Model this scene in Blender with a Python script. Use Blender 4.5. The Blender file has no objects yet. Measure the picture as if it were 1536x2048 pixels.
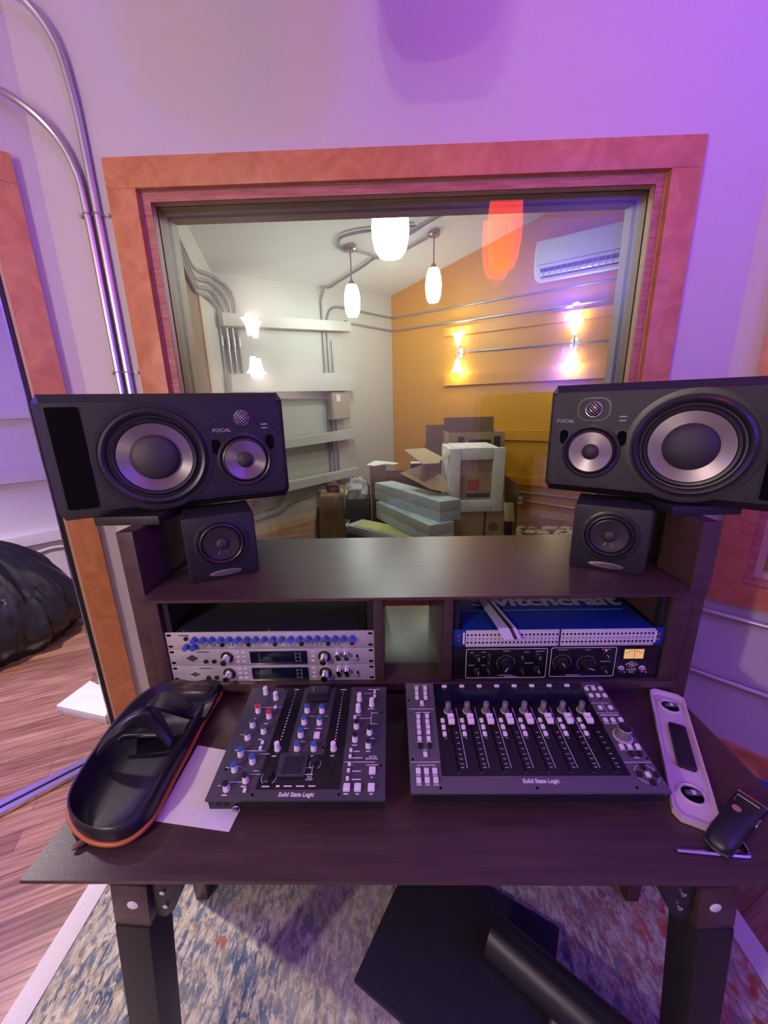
import bpy, bmesh, math, random
from mathutils import Vector, Matrix
random.seed(7)
PI = math.pi
sc = bpy.context.scene
COL = sc.collection

# ------------------------------------------------------------------ camera, world, exposure
FPX = 769.0
_p, _r, _y = [math.radians(a) for a in (15.40, -1.395, -1.32)]
F = Vector((math.sin(_y)*math.cos(_p), math.cos(_y)*math.cos(_p), -math.sin(_p)))
_R = Vector((math.cos(_y), -math.sin(_y), 0))
_U = _R.cross(F)
RR = math.cos(_r)*_R + math.sin(_r)*_U
UU = -math.sin(_r)*_R + math.cos(_r)*_U
CAM = Vector((0, 0, 1.40))
cd = bpy.data.cameras.new('camera')
cd.sensor_fit = 'HORIZONTAL'; cd.sensor_width = 36; cd.lens = FPX/1536*36
cd.clip_start = 0.02; cd.clip_end = 60
cam = bpy.data.objects.new('camera', cd); COL.objects.link(cam)
M = Matrix((RR, UU, -F)).transposed().to_4x4(); M.translation = CAM
cam.matrix_world = M
sc.camera = cam

def ray(u, v): return F + (u-768)/FPX*RR - (v-1024)/FPX*UU
def P(u, v, X=None, Y=None, Z=None, pl=None):
    """the point of the place on a known plane seen at a given spot of the photograph"""
    d = ray(u, v)
    if X is not None: t = (X-CAM.x)/d.x
    elif Y is not None: t = (Y-CAM.y)/d.y
    elif Z is not None: t = (Z-CAM.z)/d.z
    else: t = (pl[1]-pl[0].dot(CAM))/pl[0].dot(d)
    return CAM + d*t

w = bpy.data.worlds.new('world'); sc.world = w; w.use_nodes = True
w.node_tree.nodes['Background'].inputs[0].default_value = (0.02, 0.02, 0.03, 1)
w.node_tree.nodes['Background'].inputs[1].default_value = 0.3
sc.view_settings.view_transform = 'Standard'; sc.view_settings.look = 'None'
sc.view_settings.exposure = 0.08; sc.view_settings.gamma = 1.0
sc.view_settings.use_curve_mapping = False
sc.cycles.max_bounces = 8; sc.cycles.diffuse_bounces = 4; sc.cycles.glossy_bounces = 4
sc.cycles.transparent_max_bounces = 16
sc.cycles.sample_clamp_indirect = 4.0
sc.cycles.caustics_reflective = False; sc.cycles.caustics_refractive = False
sc.cycles.use_denoising = True

# light levels of the lamps (watts), tuned here
L_WHITE, L_BLUE, L_RED = 29.0, 120.0, 0.1
L_PEND, L_SCONCE, L_BOOTH, L_BOOTH_V = 16.5, 3.2, 230.0, 75.0
E_PEND, E_SCONCE = 12.0, 10.0
C_WHITE = (1.0, 0.79, 0.735); C_BLUE = (0.115, 0.05, 1.0); C_RED = (1, 0.05, 0.03)
C_PEND = (1.0, 0.985, 0.93); C_SCONCE = (1.0, 0.86, 0.6); C_BOOTH = (1.0, 0.86, 0.80); C_BOOTH_V = (0.20, 0.06, 1.0)

def lamp(name, loc, watts, color, radius=0.04, parent=None):
    l = bpy.data.lights.new(name, 'POINT'); l.energy = watts; l.color = color; l.shadow_soft_size = radius
    o = bpy.data.objects.new(name, l); COL.objects.link(o); o.location = loc
    if parent: o.parent = parent
    return o

# ------------------------------------------------------------------ materials
def srgb(r, g, b):
    f = lambda c: c/12.92 if c <= 0.04045 else ((c+0.055)/1.055)**2.4
    return (f(r/255), f(g/255), f(b/255), 1)
MATS = {}
def mat(name, col, rough=0.5, metal=0.0, spec=0.5, emit=None, estr=0, noise=None, bump=None, grain=None, coat=0, alpha=1, trans=0, coords='Object', rot=0):
    """noise=(scale, other colour, lo, hi)  bump=(scale, strength)  grain=(scale xyz, other colour)"""
    if name in MATS: return MATS[name]
    m = bpy.data.materials.new(name); m.use_nodes = True
    nt = m.node_tree; b = nt.nodes['Principled BSDF']
    col = tuple(col)[:3]+(1,)
    b.inputs['Base Color'].default_value = col
    b.inputs['Roughness'].default_value = rough; b.inputs['Metallic'].default_value = metal
    b.inputs['Specular IOR Level'].default_value = spec
    b.inputs['Coat Weight'].default_value = coat; b.inputs['Alpha'].default_value = alpha
    b.inputs['Transmission Weight'].default_value = trans
    if emit:
        b.inputs['Emission Color'].default_value = tuple(emit)[:3]+(1,); b.inputs['Emission Strength'].default_value = estr
    tc = nt.nodes.new('ShaderNodeTexCoord')
    src = tc.outputs[coords]
    last = None
    if grain:
        mp = nt.nodes.new('ShaderNodeMapping'); mp.inputs['Scale'].default_value = grain[0]
        mp.inputs['Rotation'].default_value = (0, 0, rot)
        nt.links.new(src, mp.inputs['Vector'])
        n = nt.nodes.new('ShaderNodeTexNoise'); n.inputs['Scale'].default_value = 1; n.inputs['Detail'].default_value = 6
        n.inputs['Roughness'].default_value = 0.62; n.inputs['Distortion'].default_value = grain[2] if len(grain) > 2 else 0.4
        nt.links.new(mp.outputs['Vector'], n.inputs['Vector'])
        r = nt.nodes.new('ShaderNodeValToRGB'); r.color_ramp.elements[0].position = 0.36; r.color_ramp.elements[1].position = 0.66
        r.color_ramp.elements[0].color = col; r.color_ramp.elements[1].color = tuple(grain[1])[:3]+(1,)
        nt.links.new(n.outputs['Fac'], r.inputs['Fac']); last = r.outputs['Color']
    if noise:
        n = nt.nodes.new('ShaderNodeTexNoise'); n.inputs['Scale'].default_value = noise[0]; n.inputs['Detail'].default_value = 5
        nt.links.new(src, n.inputs['Vector'])
        r = nt.nodes.new('ShaderNodeMapRange'); r.inputs['From Min'].default_value = noise[2]; r.inputs['From Max'].default_value = noise[3]
        nt.links.new(n.outputs['Fac'], r.inputs['Value'])
        mx = nt.nodes.new('ShaderNodeMix'); mx.data_type = 'RGBA'
        nt.links.new(r.outputs['Result'], mx.inputs['Factor'])
        if last: nt.links.new(last, mx.inputs['A'])
        else: mx.inputs['A'].default_value = col
        mx.inputs['B'].default_value = tuple(noise[1])[:3]+(1,)
        last = mx.outputs['Result']
    if last: nt.links.new(last, b.inputs['Base Color'])
    if bump:
        n = nt.nodes.new('ShaderNodeTexNoise'); n.inputs['Scale'].default_value = bump[0]; n.inputs['Detail'].default_value = 3
        nt.links.new(src, n.inputs['Vector'])
        bp = nt.nodes.new('ShaderNodeBump'); bp.inputs['Strength'].default_value = bump[1]; bp.inputs['Distance'].default_value = 0.004
        nt.links.new(n.outputs['Fac'], bp.inputs['Height']); nt.links.new(bp.outputs['Normal'], b.inputs['Normal'])
    MATS[name] = m
    return m

def glass_mat(name, tint=(0.96, 0.985, 0.97), boost=1.0):
    m = bpy.data.materials.new(name); m.use_nodes = True; nt = m.node_tree; nt.nodes.clear()
    out = nt.nodes.new('ShaderNodeOutputMaterial'); mx = nt.nodes.new('ShaderNodeMixShader')
    t = nt.nodes.new('ShaderNodeBsdfTransparent'); g = nt.nodes.new('ShaderNodeBsdfGlossy')
    t.inputs[0].default_value = tuple(tint)+(1,); g.inputs['Roughness'].default_value = 0.0
    fr = nt.nodes.new('ShaderNodeFresnel'); fr.inputs[0].default_value = 1.52
    ml = nt.nodes.new('ShaderNodeMath'); ml.operation = 'MULTIPLY'; ml.inputs[1].default_value = boost; ml.use_clamp = True
    nt.links.new(fr.outputs[0], ml.inputs[0]); nt.links.new(ml.outputs[0], mx.inputs[0])
    nt.links.new(t.outputs[0], mx.inputs[1]); nt.links.new(g.outputs[0], mx.inputs[2]); nt.links.new(mx.outputs[0], out.inputs[0])
    MATS[name] = m
    return m

wall_paint = mat('wall_paint', (0.70, 0.66, 0.65), 0.6, bump=(180, 0.12))
live_paint = mat('live_room_paint', (0.555, 0.55, 0.515), 0.55, bump=(150, 0.1))
ceil_paint = mat('ceiling_paint', (0.72, 0.72, 0.70), 0.8, bump=(120, 0.1))
orange_paint = mat('orange_paint', (0.68, 0.315, 0.014), 0.5, bump=(150, 0.1))
trim_wood = mat('cherry_trim_wood', (0.55, 0.20, 0.070), 0.42, grain=((7, 7, 7), (0.72, 0.315, 0.13), 2.2))
ply_edge = mat('plywood_edge', (0.40, 0.13, 0.09), 0.55, grain=((9, 120, 120), (0.62, 0.28, 0.20), 0.3))
jamb_wood = mat('jamb_wood', (0.62, 0.38, 0.22), 0.5, grain=((30, 30, 3), (0.72, 0.46, 0.29), 0.3))
oak = mat('pale_oak', (0.60, 0.43, 0.25), 0.5, grain=((30, 30, 4), (0.7, 0.53, 0.34), 0.3))
gasket = mat('black_gasket', (0.01, 0.01, 0.014), 0.5)
desk_wood = mat('espresso_desk_laminate', (0.043, 0.0235, 0.0235), 0.33, grain=((5, 90, 60), (0.071, 0.040, 0.039), 0.25), bump=(300, 0.05))
leg_black = mat('leg_black_paint', (0.012, 0.011, 0.012), 0.45)
spk_black = mat('speaker_satin_black', (0.009, 0.009, 0.013), 0.52, bump=(900, 0.1))
spk_gloss = mat('speaker_rubber', (0.012, 0.012, 0.016), 0.35)
port_black = mat('port_black', (0.001, 0.001, 0.001), 0.9, spec=0.1)
cone_alu = mat('cone_grey', (0.33, 0.305, 0.305), 0.40, metal=0.9)
_b = cone_alu.node_tree.nodes['Principled BSDF']; _tg = cone_alu.node_tree.nodes.new('ShaderNodeTangent'); _tg.direction_type = 'RADIAL'; _tg.axis = 'Y'
_b.inputs['Anisotropic'].default_value = 0.85; _b.inputs['Anisotropic Rotation'].default_value = 0.25; cone_alu.node_tree.links.new(_tg.outputs['Tangent'], _b.inputs['Tangent'])
cap_dark = mat('dust_cap', (0.030, 0.027, 0.030), 0.5, bump=(900, 0.2))
paper_cone = mat('paper_cone', (0.028, 0.02, 0.026), 0.4)
silver = mat('brushed_silver', (0.78, 0.755, 0.76), 0.40, metal=0.55, grain=((4, 200, 200), (0.68, 0.655, 0.66), 0.1))
chrome = mat('chrome', (0.8, 0.8, 0.82), 0.15, metal=1.0)
conduit_metal = mat('galvanised_steel', (0.58, 0.58, 0.60), 0.36, metal=0.9)
live_conduit = mat('painted_conduit', (0.36, 0.36, 0.36), 0.35, metal=0.6)
dark_metal = mat('dark_metal', (0.02, 0.02, 0.024), 0.45, metal=0.3)
black_plastic = mat('black_plastic', (0.012, 0.012, 0.014), 0.4)
console_grey = mat('console_grey', (0.050, 0.050, 0.056), 0.45)
console_violet_grey = mat('console_light_grey', (0.105, 0.095, 0.115), 0.45, metal=0.2)
console_black = mat('console_gloss_black', (0.006, 0.006, 0.008), 0.3)
lcd = mat('unlit_screen', (0.006, 0.008, 0.022), 0.12)
smoke = mat('smoked_window', (0.05, 0.05, 0.055), 0.12)
white_plastic = mat('white_plastic', (0.86, 0.82, 0.84), 0.4)
button_white = mat('button_white', (0.86, 0.81, 0.84), 0.4)
print_white = mat('printed_white', (0.85, 0.83, 0.84), 0.5)
print_dim = mat('printed_grey', (0.40, 0.39, 0.40), 0.5)
blue_plastic = mat('blue_plastic', (0.03, 0.13, 0.42), 0.4)
blue_knob = mat('blue_translucent_knob', (0.05, 0.10, 0.50), 0.25)
red_plastic = mat('red_plastic', (0.70, 0.03, 0.05), 0.4)
blue_metal = mat('blue_powdercoat', (0.006, 0.032, 0.22), 0.4)
wood_handle = mat('handle_wood', (0.10, 0.04, 0.018), 0.45)
brass = mat('brass', (0.7, 0.42, 0.14), 0.3, metal=0.9)
white_paper = mat('white_paper', (0.80, 0.78, 0.80), 0.7)
rubber_orange = mat('orange_rubber', (0.42, 0.125, 0.032), 0.45)
bulb_glass = mat('clear_bulb', (0.8, 0.8, 0.8), 0.1)
window_glass = glass_mat('window_glass', boost=1.25)

# ------------------------------------------------------------------ mesh helpers
class MB:
    def __init__(s, M=None): s.v = []; s.f = []; s.M = M or Matrix.Identity(4)
    def add(s, vs, fs):
        o = len(s.v); s.v += [tuple(s.M @ Vector(p)) for p in vs]; s.f += [tuple(i+o for i in f) for f in fs]
        return s
    def frombm(s, bm):
        bm.verts.ensure_lookup_table(); bm.verts.index_update()
        s.add([v.co.copy() for v in bm.verts], [[v.index for v in f.verts] for f in bm.faces]); bm.free(); return s
    def box(s, c, d, bev=0.0, R=None, seg=2):
        bm = bmesh.new(); bmesh.ops.create_cube(bm, size=1)
        for v in bm.verts: v.co = Vector((v.co.x*d[0], v.co.y*d[1], v.co.z*d[2]))
        if bev: bmesh.ops.bevel(bm, geom=list(bm.edges), offset=min(bev, min(d)*0.49), segments=seg, affect='EDGES', profile=0.6)
        T = Matrix.Translation(Vector(c)) @ (R.to_4x4() if R else Matrix.Identity(4))
        bm.transform(T); return s.frombm(bm)
    def beam(s, a, b, wd, ht, up=(0, 0, 1), bev=0.0):
        a = Vector(a); b = Vector(b); x = (b-a); L = x.length; x.normalize(); up = Vector(up)
        y = up.cross(x).normalized(); z = x.cross(y)
        return s.box((a+b)/2, (L, wd, ht), bev, Matrix((x, y, z)).transposed())
    def lathe(s, prof, c=(0, 0, 0), ax=(0, 0, 1), seg=32, cap0=False, cap1=False):
        ax = Vector(ax).normalized(); q = Vector((0, 0, 1)).rotation_difference(ax).to_matrix().to_4x4()
        T = Matrix.Translation(Vector(c)) @ q
        vs = []; fs = []
        for r, z in prof:
            for k in range(seg):
                a = 2*PI*k/seg; vs.append(T @ Vector((r*math.cos(a), r*math.sin(a), z)))
        for i in range(len(prof)-1):
            for k in range(seg):
                k2 = (k+1) % seg; fs.append((i*seg+k, i*seg+k2, (i+1)*seg+k2, (i+1)*seg+k))
        if cap0: fs.append(tuple(range(seg-1, -1, -1)))
        if cap1: fs.append(tuple((len(prof)-1)*seg+k for k in range(seg)))
        return s.add(vs, fs)
    def cyl(s, a, b, r, r2=None, seg=20):
        a = Vector(a); b = Vector(b); L = (b-a).length
        return s.lathe([(r, 0), (r if r2 is None else r2, L)], a, b-a, seg, True, True)
    def tube(s, pts, r, seg=10, closed=False, caps=True):
        pts = [Vector(p) for p in pts]; n = len(pts); vs = []; fs = []
        rs = r if isinstance(r, (list, tuple)) else [r]*n
        t0 = (pts[1]-pts[0]).normalized()
        u = t0.orthogonal().normalized()
        for i, p in enumerate(pts):
            if closed: t = (pts[(i+1) % n]-pts[i-1]).normalized()
            else: t = (pts[min(i+1, n-1)]-pts[max(i-1, 0)]).normalized()
            u = (u - t*u.dot(t)).normalized(); v = t.cross(u)
            for k in range(seg):
                a = 2*PI*k/seg; vs.append(p+(u*math.cos(a)+v*math.sin(a))*rs[i])
        for i in range(n if closed else n-1):
            j = (i+1) % n
            for k in range(seg):
                k2 = (k+1) % seg; fs.append((i*seg+k, i*seg+k2, j*seg+k2, j*seg+k))
        if caps and not closed: fs.append(tuple(range(seg-1, -1, -1))); fs.append(tuple((n-1)*seg+k for k in range(seg)))
        return s.add(vs, fs)
    def prism(s, poly, z0, z1, bev=0.0):
        """extrude an xy polygon (counter-clockwise) from z0 to z1"""
        bm = bmesh.new(); vs = [bm.verts.new((p[0], p[1], z0)) for p in poly]; f = bm.faces.new(vs)
        ex = bmesh.ops.extrude_face_region(bm, geom=[f]); vv = [g for g in ex['geom'] if isinstance(g, bmesh.types.BMVert)]
        bmesh.ops.translate(bm, verts=vv, vec=(0, 0, z1-z0)); bmesh.ops.recalc_face_normals(bm, faces=list(bm.faces))
        if bev: bmesh.ops.bevel(bm, geom=list(bm.edges), offset=bev, segments=2, affect='EDGES', profile=0.6)
        return s.frombm(bm)
    def quad(s, a, b, c, d): return s.add([a, b, c, d], [(0, 1, 2, 3)])
    def grid(s, rows, closed=False):
        n = len(rows[0]); vs = [p for r in rows for p in r]; fs = []
        for i in range(len(rows)-1):
            for k in range(n if closed else n-1):
                k2 = (k+1) % n; fs.append((i*n+k, i*n+k2, (i+1)*n+k2, (i+1)*n+k))
        return s.add(vs, fs)
    def mesh(s, name, m, smooth=35):
        me = bpy.data.meshes.new(name); me.from_pydata(s.v, [], s.f); me.update()
        me.materials.append(m)
        if smooth:
            me.polygons.foreach_set('use_smooth', [True]*len(me.polygons)); me.set_sharp_from_angle(angle=math.radians(smooth))
        return me
    def build(s, name, m, parent=None, smooth=35, loc=None, recenter=True):
        me = s.mesh(name, m, smooth)
        o = bpy.data.objects.new(name, me); COL.objects.link(o)
        if parent: o.parent = parent
        if loc: o.location = loc
        elif recenter and me.vertices:          # put the origin at the mesh's base so that it sits where it stands
            xs = [v.co for v in me.vertices]
            c = Vector(((min(p.x for p in xs)+max(p.x for p in xs))/2, (min(p.y for p in xs)+max(p.y for p in xs))/2, min(p.z for p in xs)))
            if not parent:
                me.transform(Matrix.Translation(-c)); o.location = c
        return o

def tag(o, label, cat, group=None, kind=None):
    if label: o['label'] = label
    if cat: o['category'] = cat
    if group: o['group'] = group
    if kind: o['kind'] = kind
    return o
def thing(name, label, cat, loc=(0, 0, 0), R=None, group=None):
    o = bpy.data.objects.new(name, None); COL.objects.link(o); o.empty_display_size = 0.05
    o.matrix_world = Matrix.Translation(Vector(loc)) @ (R.to_4x4() if R else Matrix.Identity(4))
    return tag(o, label, cat, group)
def struct(o): o['kind'] = 'structure'; return o
def sub(o, name, me, loc, parent):
    c = bpy.data.objects.new(name, me); COL.objects.link(c); c.parent = parent; c.location = loc; return c
def dup(o, parent=None):
    c = o.copy(); COL.objects.link(c); c.parent = parent
    for ch in o.children: dup(ch, c)
    return c
def text(body, size, m, parent, loc, R=None, name='lettering', extrude=0.0003, shear=0.0, sx=1.0, align='CENTER', bold=0.0):
    cu = bpy.data.curves.new('t', 'FONT'); cu.body = body; cu.size = size; cu.extrude = extrude; cu.shear = shear
    cu.align_x = align; cu.align_y = 'CENTER'; cu.offset = bold; cu.resolution_u = 3
    o = bpy.data.objects.new('t', cu); COL.objects.link(o)
    bpy.context.view_layer.update()
    me = bpy.data.meshes.new_from_object(o.evaluated_get(bpy.context.evaluated_depsgraph_get()))
    bpy.data.objects.remove(o); bpy.data.curves.remove(cu)
    me.transform(Matrix.Diagonal((sx, 1, 1, 1)))
    me.materials.clear(); me.materials.append(m); me.name = name
    t = bpy.data.objects.new(name, me); COL.objects.link(t)
    if parent: t.parent = parent
    t.matrix_local = Matrix.Translation(Vector(loc)) @ (R.to_4x4() if R else Matrix.Identity(4))
    return t
def RZ(a): return Matrix.Rotation(a, 3, 'Z')
def RX(a): return Matrix.Rotation(a, 3, 'X')
def rrect(cx, cy, wd, ht, r, n=5):
    p = []
    for (sx, sy, a0) in ((1, 1, 0), (-1, 1, 90), (-1, -1, 180), (1, -1, 270)):
        for k in range(n+1):
            a = math.radians(a0+90*k/n); p.append((cx+sx*(wd/2-r)+r*math.cos(a), cy+sy*(ht/2-r)+r*math.sin(a)))
    return p
def spline(pts, n=8):
    """Catmull-Rom through the points"""
    pts = [Vector(p) for p in pts]; q = [pts[0]*2-pts[1]]+pts+[pts[-1]*2-pts[-2]]; out = []
    for i in range(1, len(q)-2):
        for k in range(n):
            t = k/n; a, b, c, d = q[i-1], q[i], q[i+1], q[i+2]
            out.append(0.5*((2*b)+(c-a)*t+(2*a-5*b+4*c-d)*t*t+(3*b-a-3*c+d)*t**3))
    return out+[pts[-1]]
# ------------------------------------------------------------------ the setting
YW = 1.40; YB = 1.565                       # the wall with the control window: control side, live-room side
HC = 3.0
DL = Vector((0.7122777, 0.70189777, 0)); NL = Vector((-0.70189777, 0.7122777, 0))     # left wall, running towards the window corner
CL = Vector((-1.069, 1.40, 0))             # corner left wall / window wall
def LW(s, d=0, z=0): return CL - DL*s + NL*d + Vector((0, 0, z))     # s from the corner, d into the booth
PLW = (NL, NL.dot(CL))
DR = Vector((0.736, -0.677, 0)); NR = Vector((0.677, 0.736, 0)); CR = Vector((1.147, 1.40, 0))
def RW(s, d=0, z=0): return CR + DR*s + NR*d + Vector((0, 0, z))
PRW = (NR, NR.dot(CR))
A0 = Vector((-1.33, 4.43, 0)); DA = Vector((0.68037512, 0.73286403, 0)); NA = Vector((DA.y, -DA.x, 0))     # NA looks into the rooms
PA = (NA, NA.dot(A0))
def AW(s, d=0, z=0): return A0 + DA*s + NA*d + Vector((0, 0, z))
B0 = Vector((0.034, 5.90, 0)); DB = Vector((1, -0.657, 0)).normalized(); NB = Vector((DB.y, -DB.x, 0))
PB = (NB, NB.dot(B0))
def BW(s, d=0, z=0): return B0 + DB*s + NB*d + Vector((0, 0, z))
C0 = Vector((-1.665, 4.07, 0)); DC = (Vector((-1.14, 1.56, 0))-C0).normalized(); NC = Vector((-DC.y, DC.x, 0))   # partition booth / live room
PC = (NC, NC.dot(C0))
def CWl(s, d=0, z=0): return C0 + DC*s + NC*d + Vector((0, 0, z))
ccx, ccy = -0.2236, 0.0955
PCEIL = (Vector((ccx, ccy, 1)), 2.86+ccx*.04+ccy*5.91)
def zceil(x, y): return PCEIL[1]-ccx*x-ccy*y

def wallq(name, m, f, s0, s1, z0, z1, th, holes=()):
    """a straight wall from s0 to s1, thickness th away from the room, with rectangular openings"""
    b = MB(); ss = sorted({s0, s1}|{h[0] for h in holes}|{h[1] for h in holes})
    def blk(a, c, za, zb):
        p = [f(a, 0, za), f(c, 0, za), f(c, th, za), f(a, th, za), f(a, 0, zb), f(c, 0, zb), f(c, th, zb), f(a, th, zb)]
        b.add(p, [(0, 1, 5, 4), (1, 2, 6, 5), (2, 3, 7, 6), (3, 0, 4, 7), (4, 5, 6, 7), (3, 2, 1, 0)])
    for a, c in zip(ss[:-1], ss[1:]):
        h = [q for q in holes if q[0] <= a+1e-6 and q[1] >= c-1e-6]
        if h:
            if h[0][2] > z0: blk(a, c, z0, h[0][2])
            if h[0][3] < z1: blk(a, c, h[0][3], z1)
        else: blk(a, c, z0, z1)
    return struct(b.build(name, m, smooth=0))

# floor: red-brown boards through control room, booth and live room
fm = bpy.data.materials.new('hardwood_floor'); fm.use_nodes = True
nt = fm.node_tree; bs = nt.nodes['Principled BSDF']; tc = nt.nodes.new('ShaderNodeTexCoord')
mp = nt.nodes.new('ShaderNodeMapping'); mp.inputs['Rotation'].default_value = (0, 0, math.radians(-24))
nt.links.new(tc.outputs['Object'], mp.inputs['Vector'])
br = nt.nodes.new('ShaderNodeTexBrick'); br.inputs['Scale'].default_value = 1; br.inputs['Brick Width'].default_value = 0.9
br.inputs['Row Height'].default_value = 0.075; br.inputs['Mortar Size'].default_value = 0.0008; br.offset = 0.37
br.inputs['Color1'].default_value = (0.30, 0.145, 0.095, 1); br.inputs['Color2'].default_value = (0.50, 0.285, 0.195, 1); br.inputs['Mortar'].default_value = (0.05, 0.02, 0.012, 1)
nt.links.new(mp.outputs['Vector'], br.inputs['Vector'])
mp2 = nt.nodes.new('ShaderNodeMapping'); mp2.inputs['Scale'].default_value = (5, 100, 1); nt.links.new(mp.outputs['Vector'], mp2.inputs['Vector'])
nz = nt.nodes.new('ShaderNodeTexNoise'); nz.inputs['Scale'].default_value = 1; nz.inputs['Detail'].default_value = 5; nt.links.new(mp2.outputs['Vector'], nz.inputs['Vector'])
rp = nt.nodes.new('ShaderNodeValToRGB'); rp.color_ramp.elements[0].position = .35; rp.color_ramp.elements[1].position = .68
rp.color_ramp.elements[0].color = (0.45, 0.40, 0.38, 1); rp.color_ramp.elements[1].color = (1, 1, 1, 1); nt.links.new(nz.outputs['Fac'], rp.inputs['Fac'])
mx = nt.nodes.new('ShaderNodeMix'); mx.data_type = 'RGBA'; mx.blend_type = 'MULTIPLY'; mx.inputs['Factor'].default_value = 1
nt.links.new(br.outputs['Color'], mx.inputs['A']); nt.links.new(rp.outputs['Color'], mx.inputs['B']); nt.links.new(mx.outputs['Result'], bs.inputs['Base Color'])
bs.inputs['Roughness'].default_value = 0.28
struct(MB().box((0.3, 2.6, -0.05), (9.6, 7.2, 0.1)).build('floor', fm, smooth=0))
struct(MB().box((0.0, 0.6, HC+0.05), (5.6, 3.4, 0.1)).build('ceiling', ceil_paint, smooth=0))
# live-room ceiling, a sloping plane over live room and booth
b = MB(); c4 = [(-4.4, 1.52), (4.2, 1.52), (4.2, 6.3), (-4.4, 6.3)]
lo = [(x, y, zceil(x, y)) for x, y in c4]; hi = [(x, y, z+.1) for x, y, z in lo]
b.add(lo+hi, [(3, 2, 1, 0), (4, 5, 6, 7), (0, 1, 5, 4), (1, 2, 6, 5), (2, 3, 7, 6), (3, 0, 4, 7)])
o = struct(b.build('ceiling', ceil_paint, smooth=0))

b = MB(); c4 = [(1.25, -0.9), (4.2, -0.9), (4.2, 1.519), (1.25, 1.519)]
lo = [(x, y, zceil(x, y)) for x, y in c4]; hi = [(x, y, z+.1) for x, y, z in lo]
b.add(lo+hi, [(3, 2, 1, 0), (4, 5, 6, 7), (0, 1, 5, 4), (1, 2, 6, 5), (2, 3, 7, 6), (3, 0, 4, 7)])
struct(b.build('ceiling', ceil_paint, smooth=0))
b = MB(); q0 = LW(2.0, .11); q1 = LW(0, .11)
b.prism([(-4.2, -0.5), (q0.x, q0.y-.4), (q0.x, q0.y), (q1.x, q1.y), (-1.10, 1.51), (-4.2, 1.51)], 2.62, 2.72); struct(b.build('ceiling', ceil_paint, smooth=0))
WX0, WX1, WZ0, WZ1 = -0.766, 0.845, 0.66, 2.058       # inside of the casing
wallq('wall_front', wall_paint, lambda s, d, z: Vector((s, YW+d, z)), CL.x-0.06, CR.x+0.02, 0, HC, 0.10, [(WX0, WX1, WZ0, WZ1)])
wallq('wall_live_south', live_paint, lambda s, d, z: Vector((s, YW+0.103+d, z)), -1.14, 1.32, 0, 4.3, 0.062, [(WX0, WX1, WZ0, WZ1)])
wallq('wall_left', wall_paint, LW, 0.0, 2.0, 0, HC, 0.11, [(0.14, 1.6, 0, 2.06)])
wallq('wall_right', wall_paint, RW, 0.0, 1.75, 0, HC, 0.11, [(0.155, 1.3, 0.755, 2.05)])
pl_ = LW(2.0); pr_ = RW(1.75)
wallq('wall_west', wall_paint, lambda s, d, z: Vector((pl_.x-d, s, z)), -0.8, pl_.y, 0, HC, 0.11)
wallq('wall_east', wall_paint, lambda s, d, z: Vector((pr_.x+d, s, z)), -0.8, pr_.y, 0, HC, 0.11)
wallq('wall_back', wall_paint, lambda s, d, z: Vector((s, -0.8-d, z)), pl_.x-.1, pr_.x+.1, 0, HC, 0.11)
# live room and booth
wallq('wall_live_left', live_paint, lambda s, d, z: AW(s, -d, z), -0.50, 2.03, 0, 3.6, 0.1)
wallq('wall_booth', wall_paint, lambda s, d, z: AW(s, -d, z), -4.0, -0.55, 0, 3.6, 0.1)
wallq('wall_live_right', orange_paint, lambda s, d, z: BW(s, -d, z), 0.0, 4.7, 0, 4.2, 0.1)
wallq('wall_partition', live_paint, lambda s, d, z: CWl(s, -d, z), 0.0, 2.53, 0, 3.3, 0.08)
wallq('wall_booth_west', wall_paint, lambda s, d, z: Vector((-4.1-d, s, z)), -0.5, 2.6, 0, 3.3, 0.1)
wallq('wall_live_east', live_paint, lambda s, d, z: Vector((4.1+d, s, z)), -0.8, 3.3, 0, 4.6, 0.1)
wallq('wall_live_far_south', live_paint, lambda s, d, z: Vector((s, -0.8-d, z)), pr_.x+.12, 4.1, 0, 4.6, 0.1)
wallq('wall_live_gable', live_paint, lambda s, d, z: Vector((1.21+d, s, z)), -0.8, 1.50, HC+.11, 4.2, 0.1)

# ------------------------------------------------------------------ the control window
W = thing('window_1', None, None, ((WX0+WX1)/2, YW, WZ0)); struct(W); del W['kind']; W['kind'] = 'structure'
W['label'] = 'large double-glazed control room window framed in reddish cherry wood behind the desk'
wp = W.location.copy()
def wb(): return MB(Matrix.Translation(-wp))
CW, CT, CY = 0.089, 0.080, 0.022
b = wb(); b.box(((WX0+WX1)/2, YW-CY/2, WZ1+CT/2), (WX1-WX0+2*CW, CY, CT), 0.002); b.build('head_casing', trim_wood, W)
for x in (WX0-CW/2, WX1+CW/2):
    b = wb(); b.box((x, YW-CY/2, (WZ0+WZ1)/2), (CW, CY, WZ1-WZ0), 0.002); b.build('side_casing', trim_wood, W)
b = wb(); b.box(((WX0+WX1)/2, YW-CY/2, WZ0-CT/2), (WX1-WX0+2*CW, CY, CT), 0.002); b.build('sill_casing', trim_wood, W)
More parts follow.
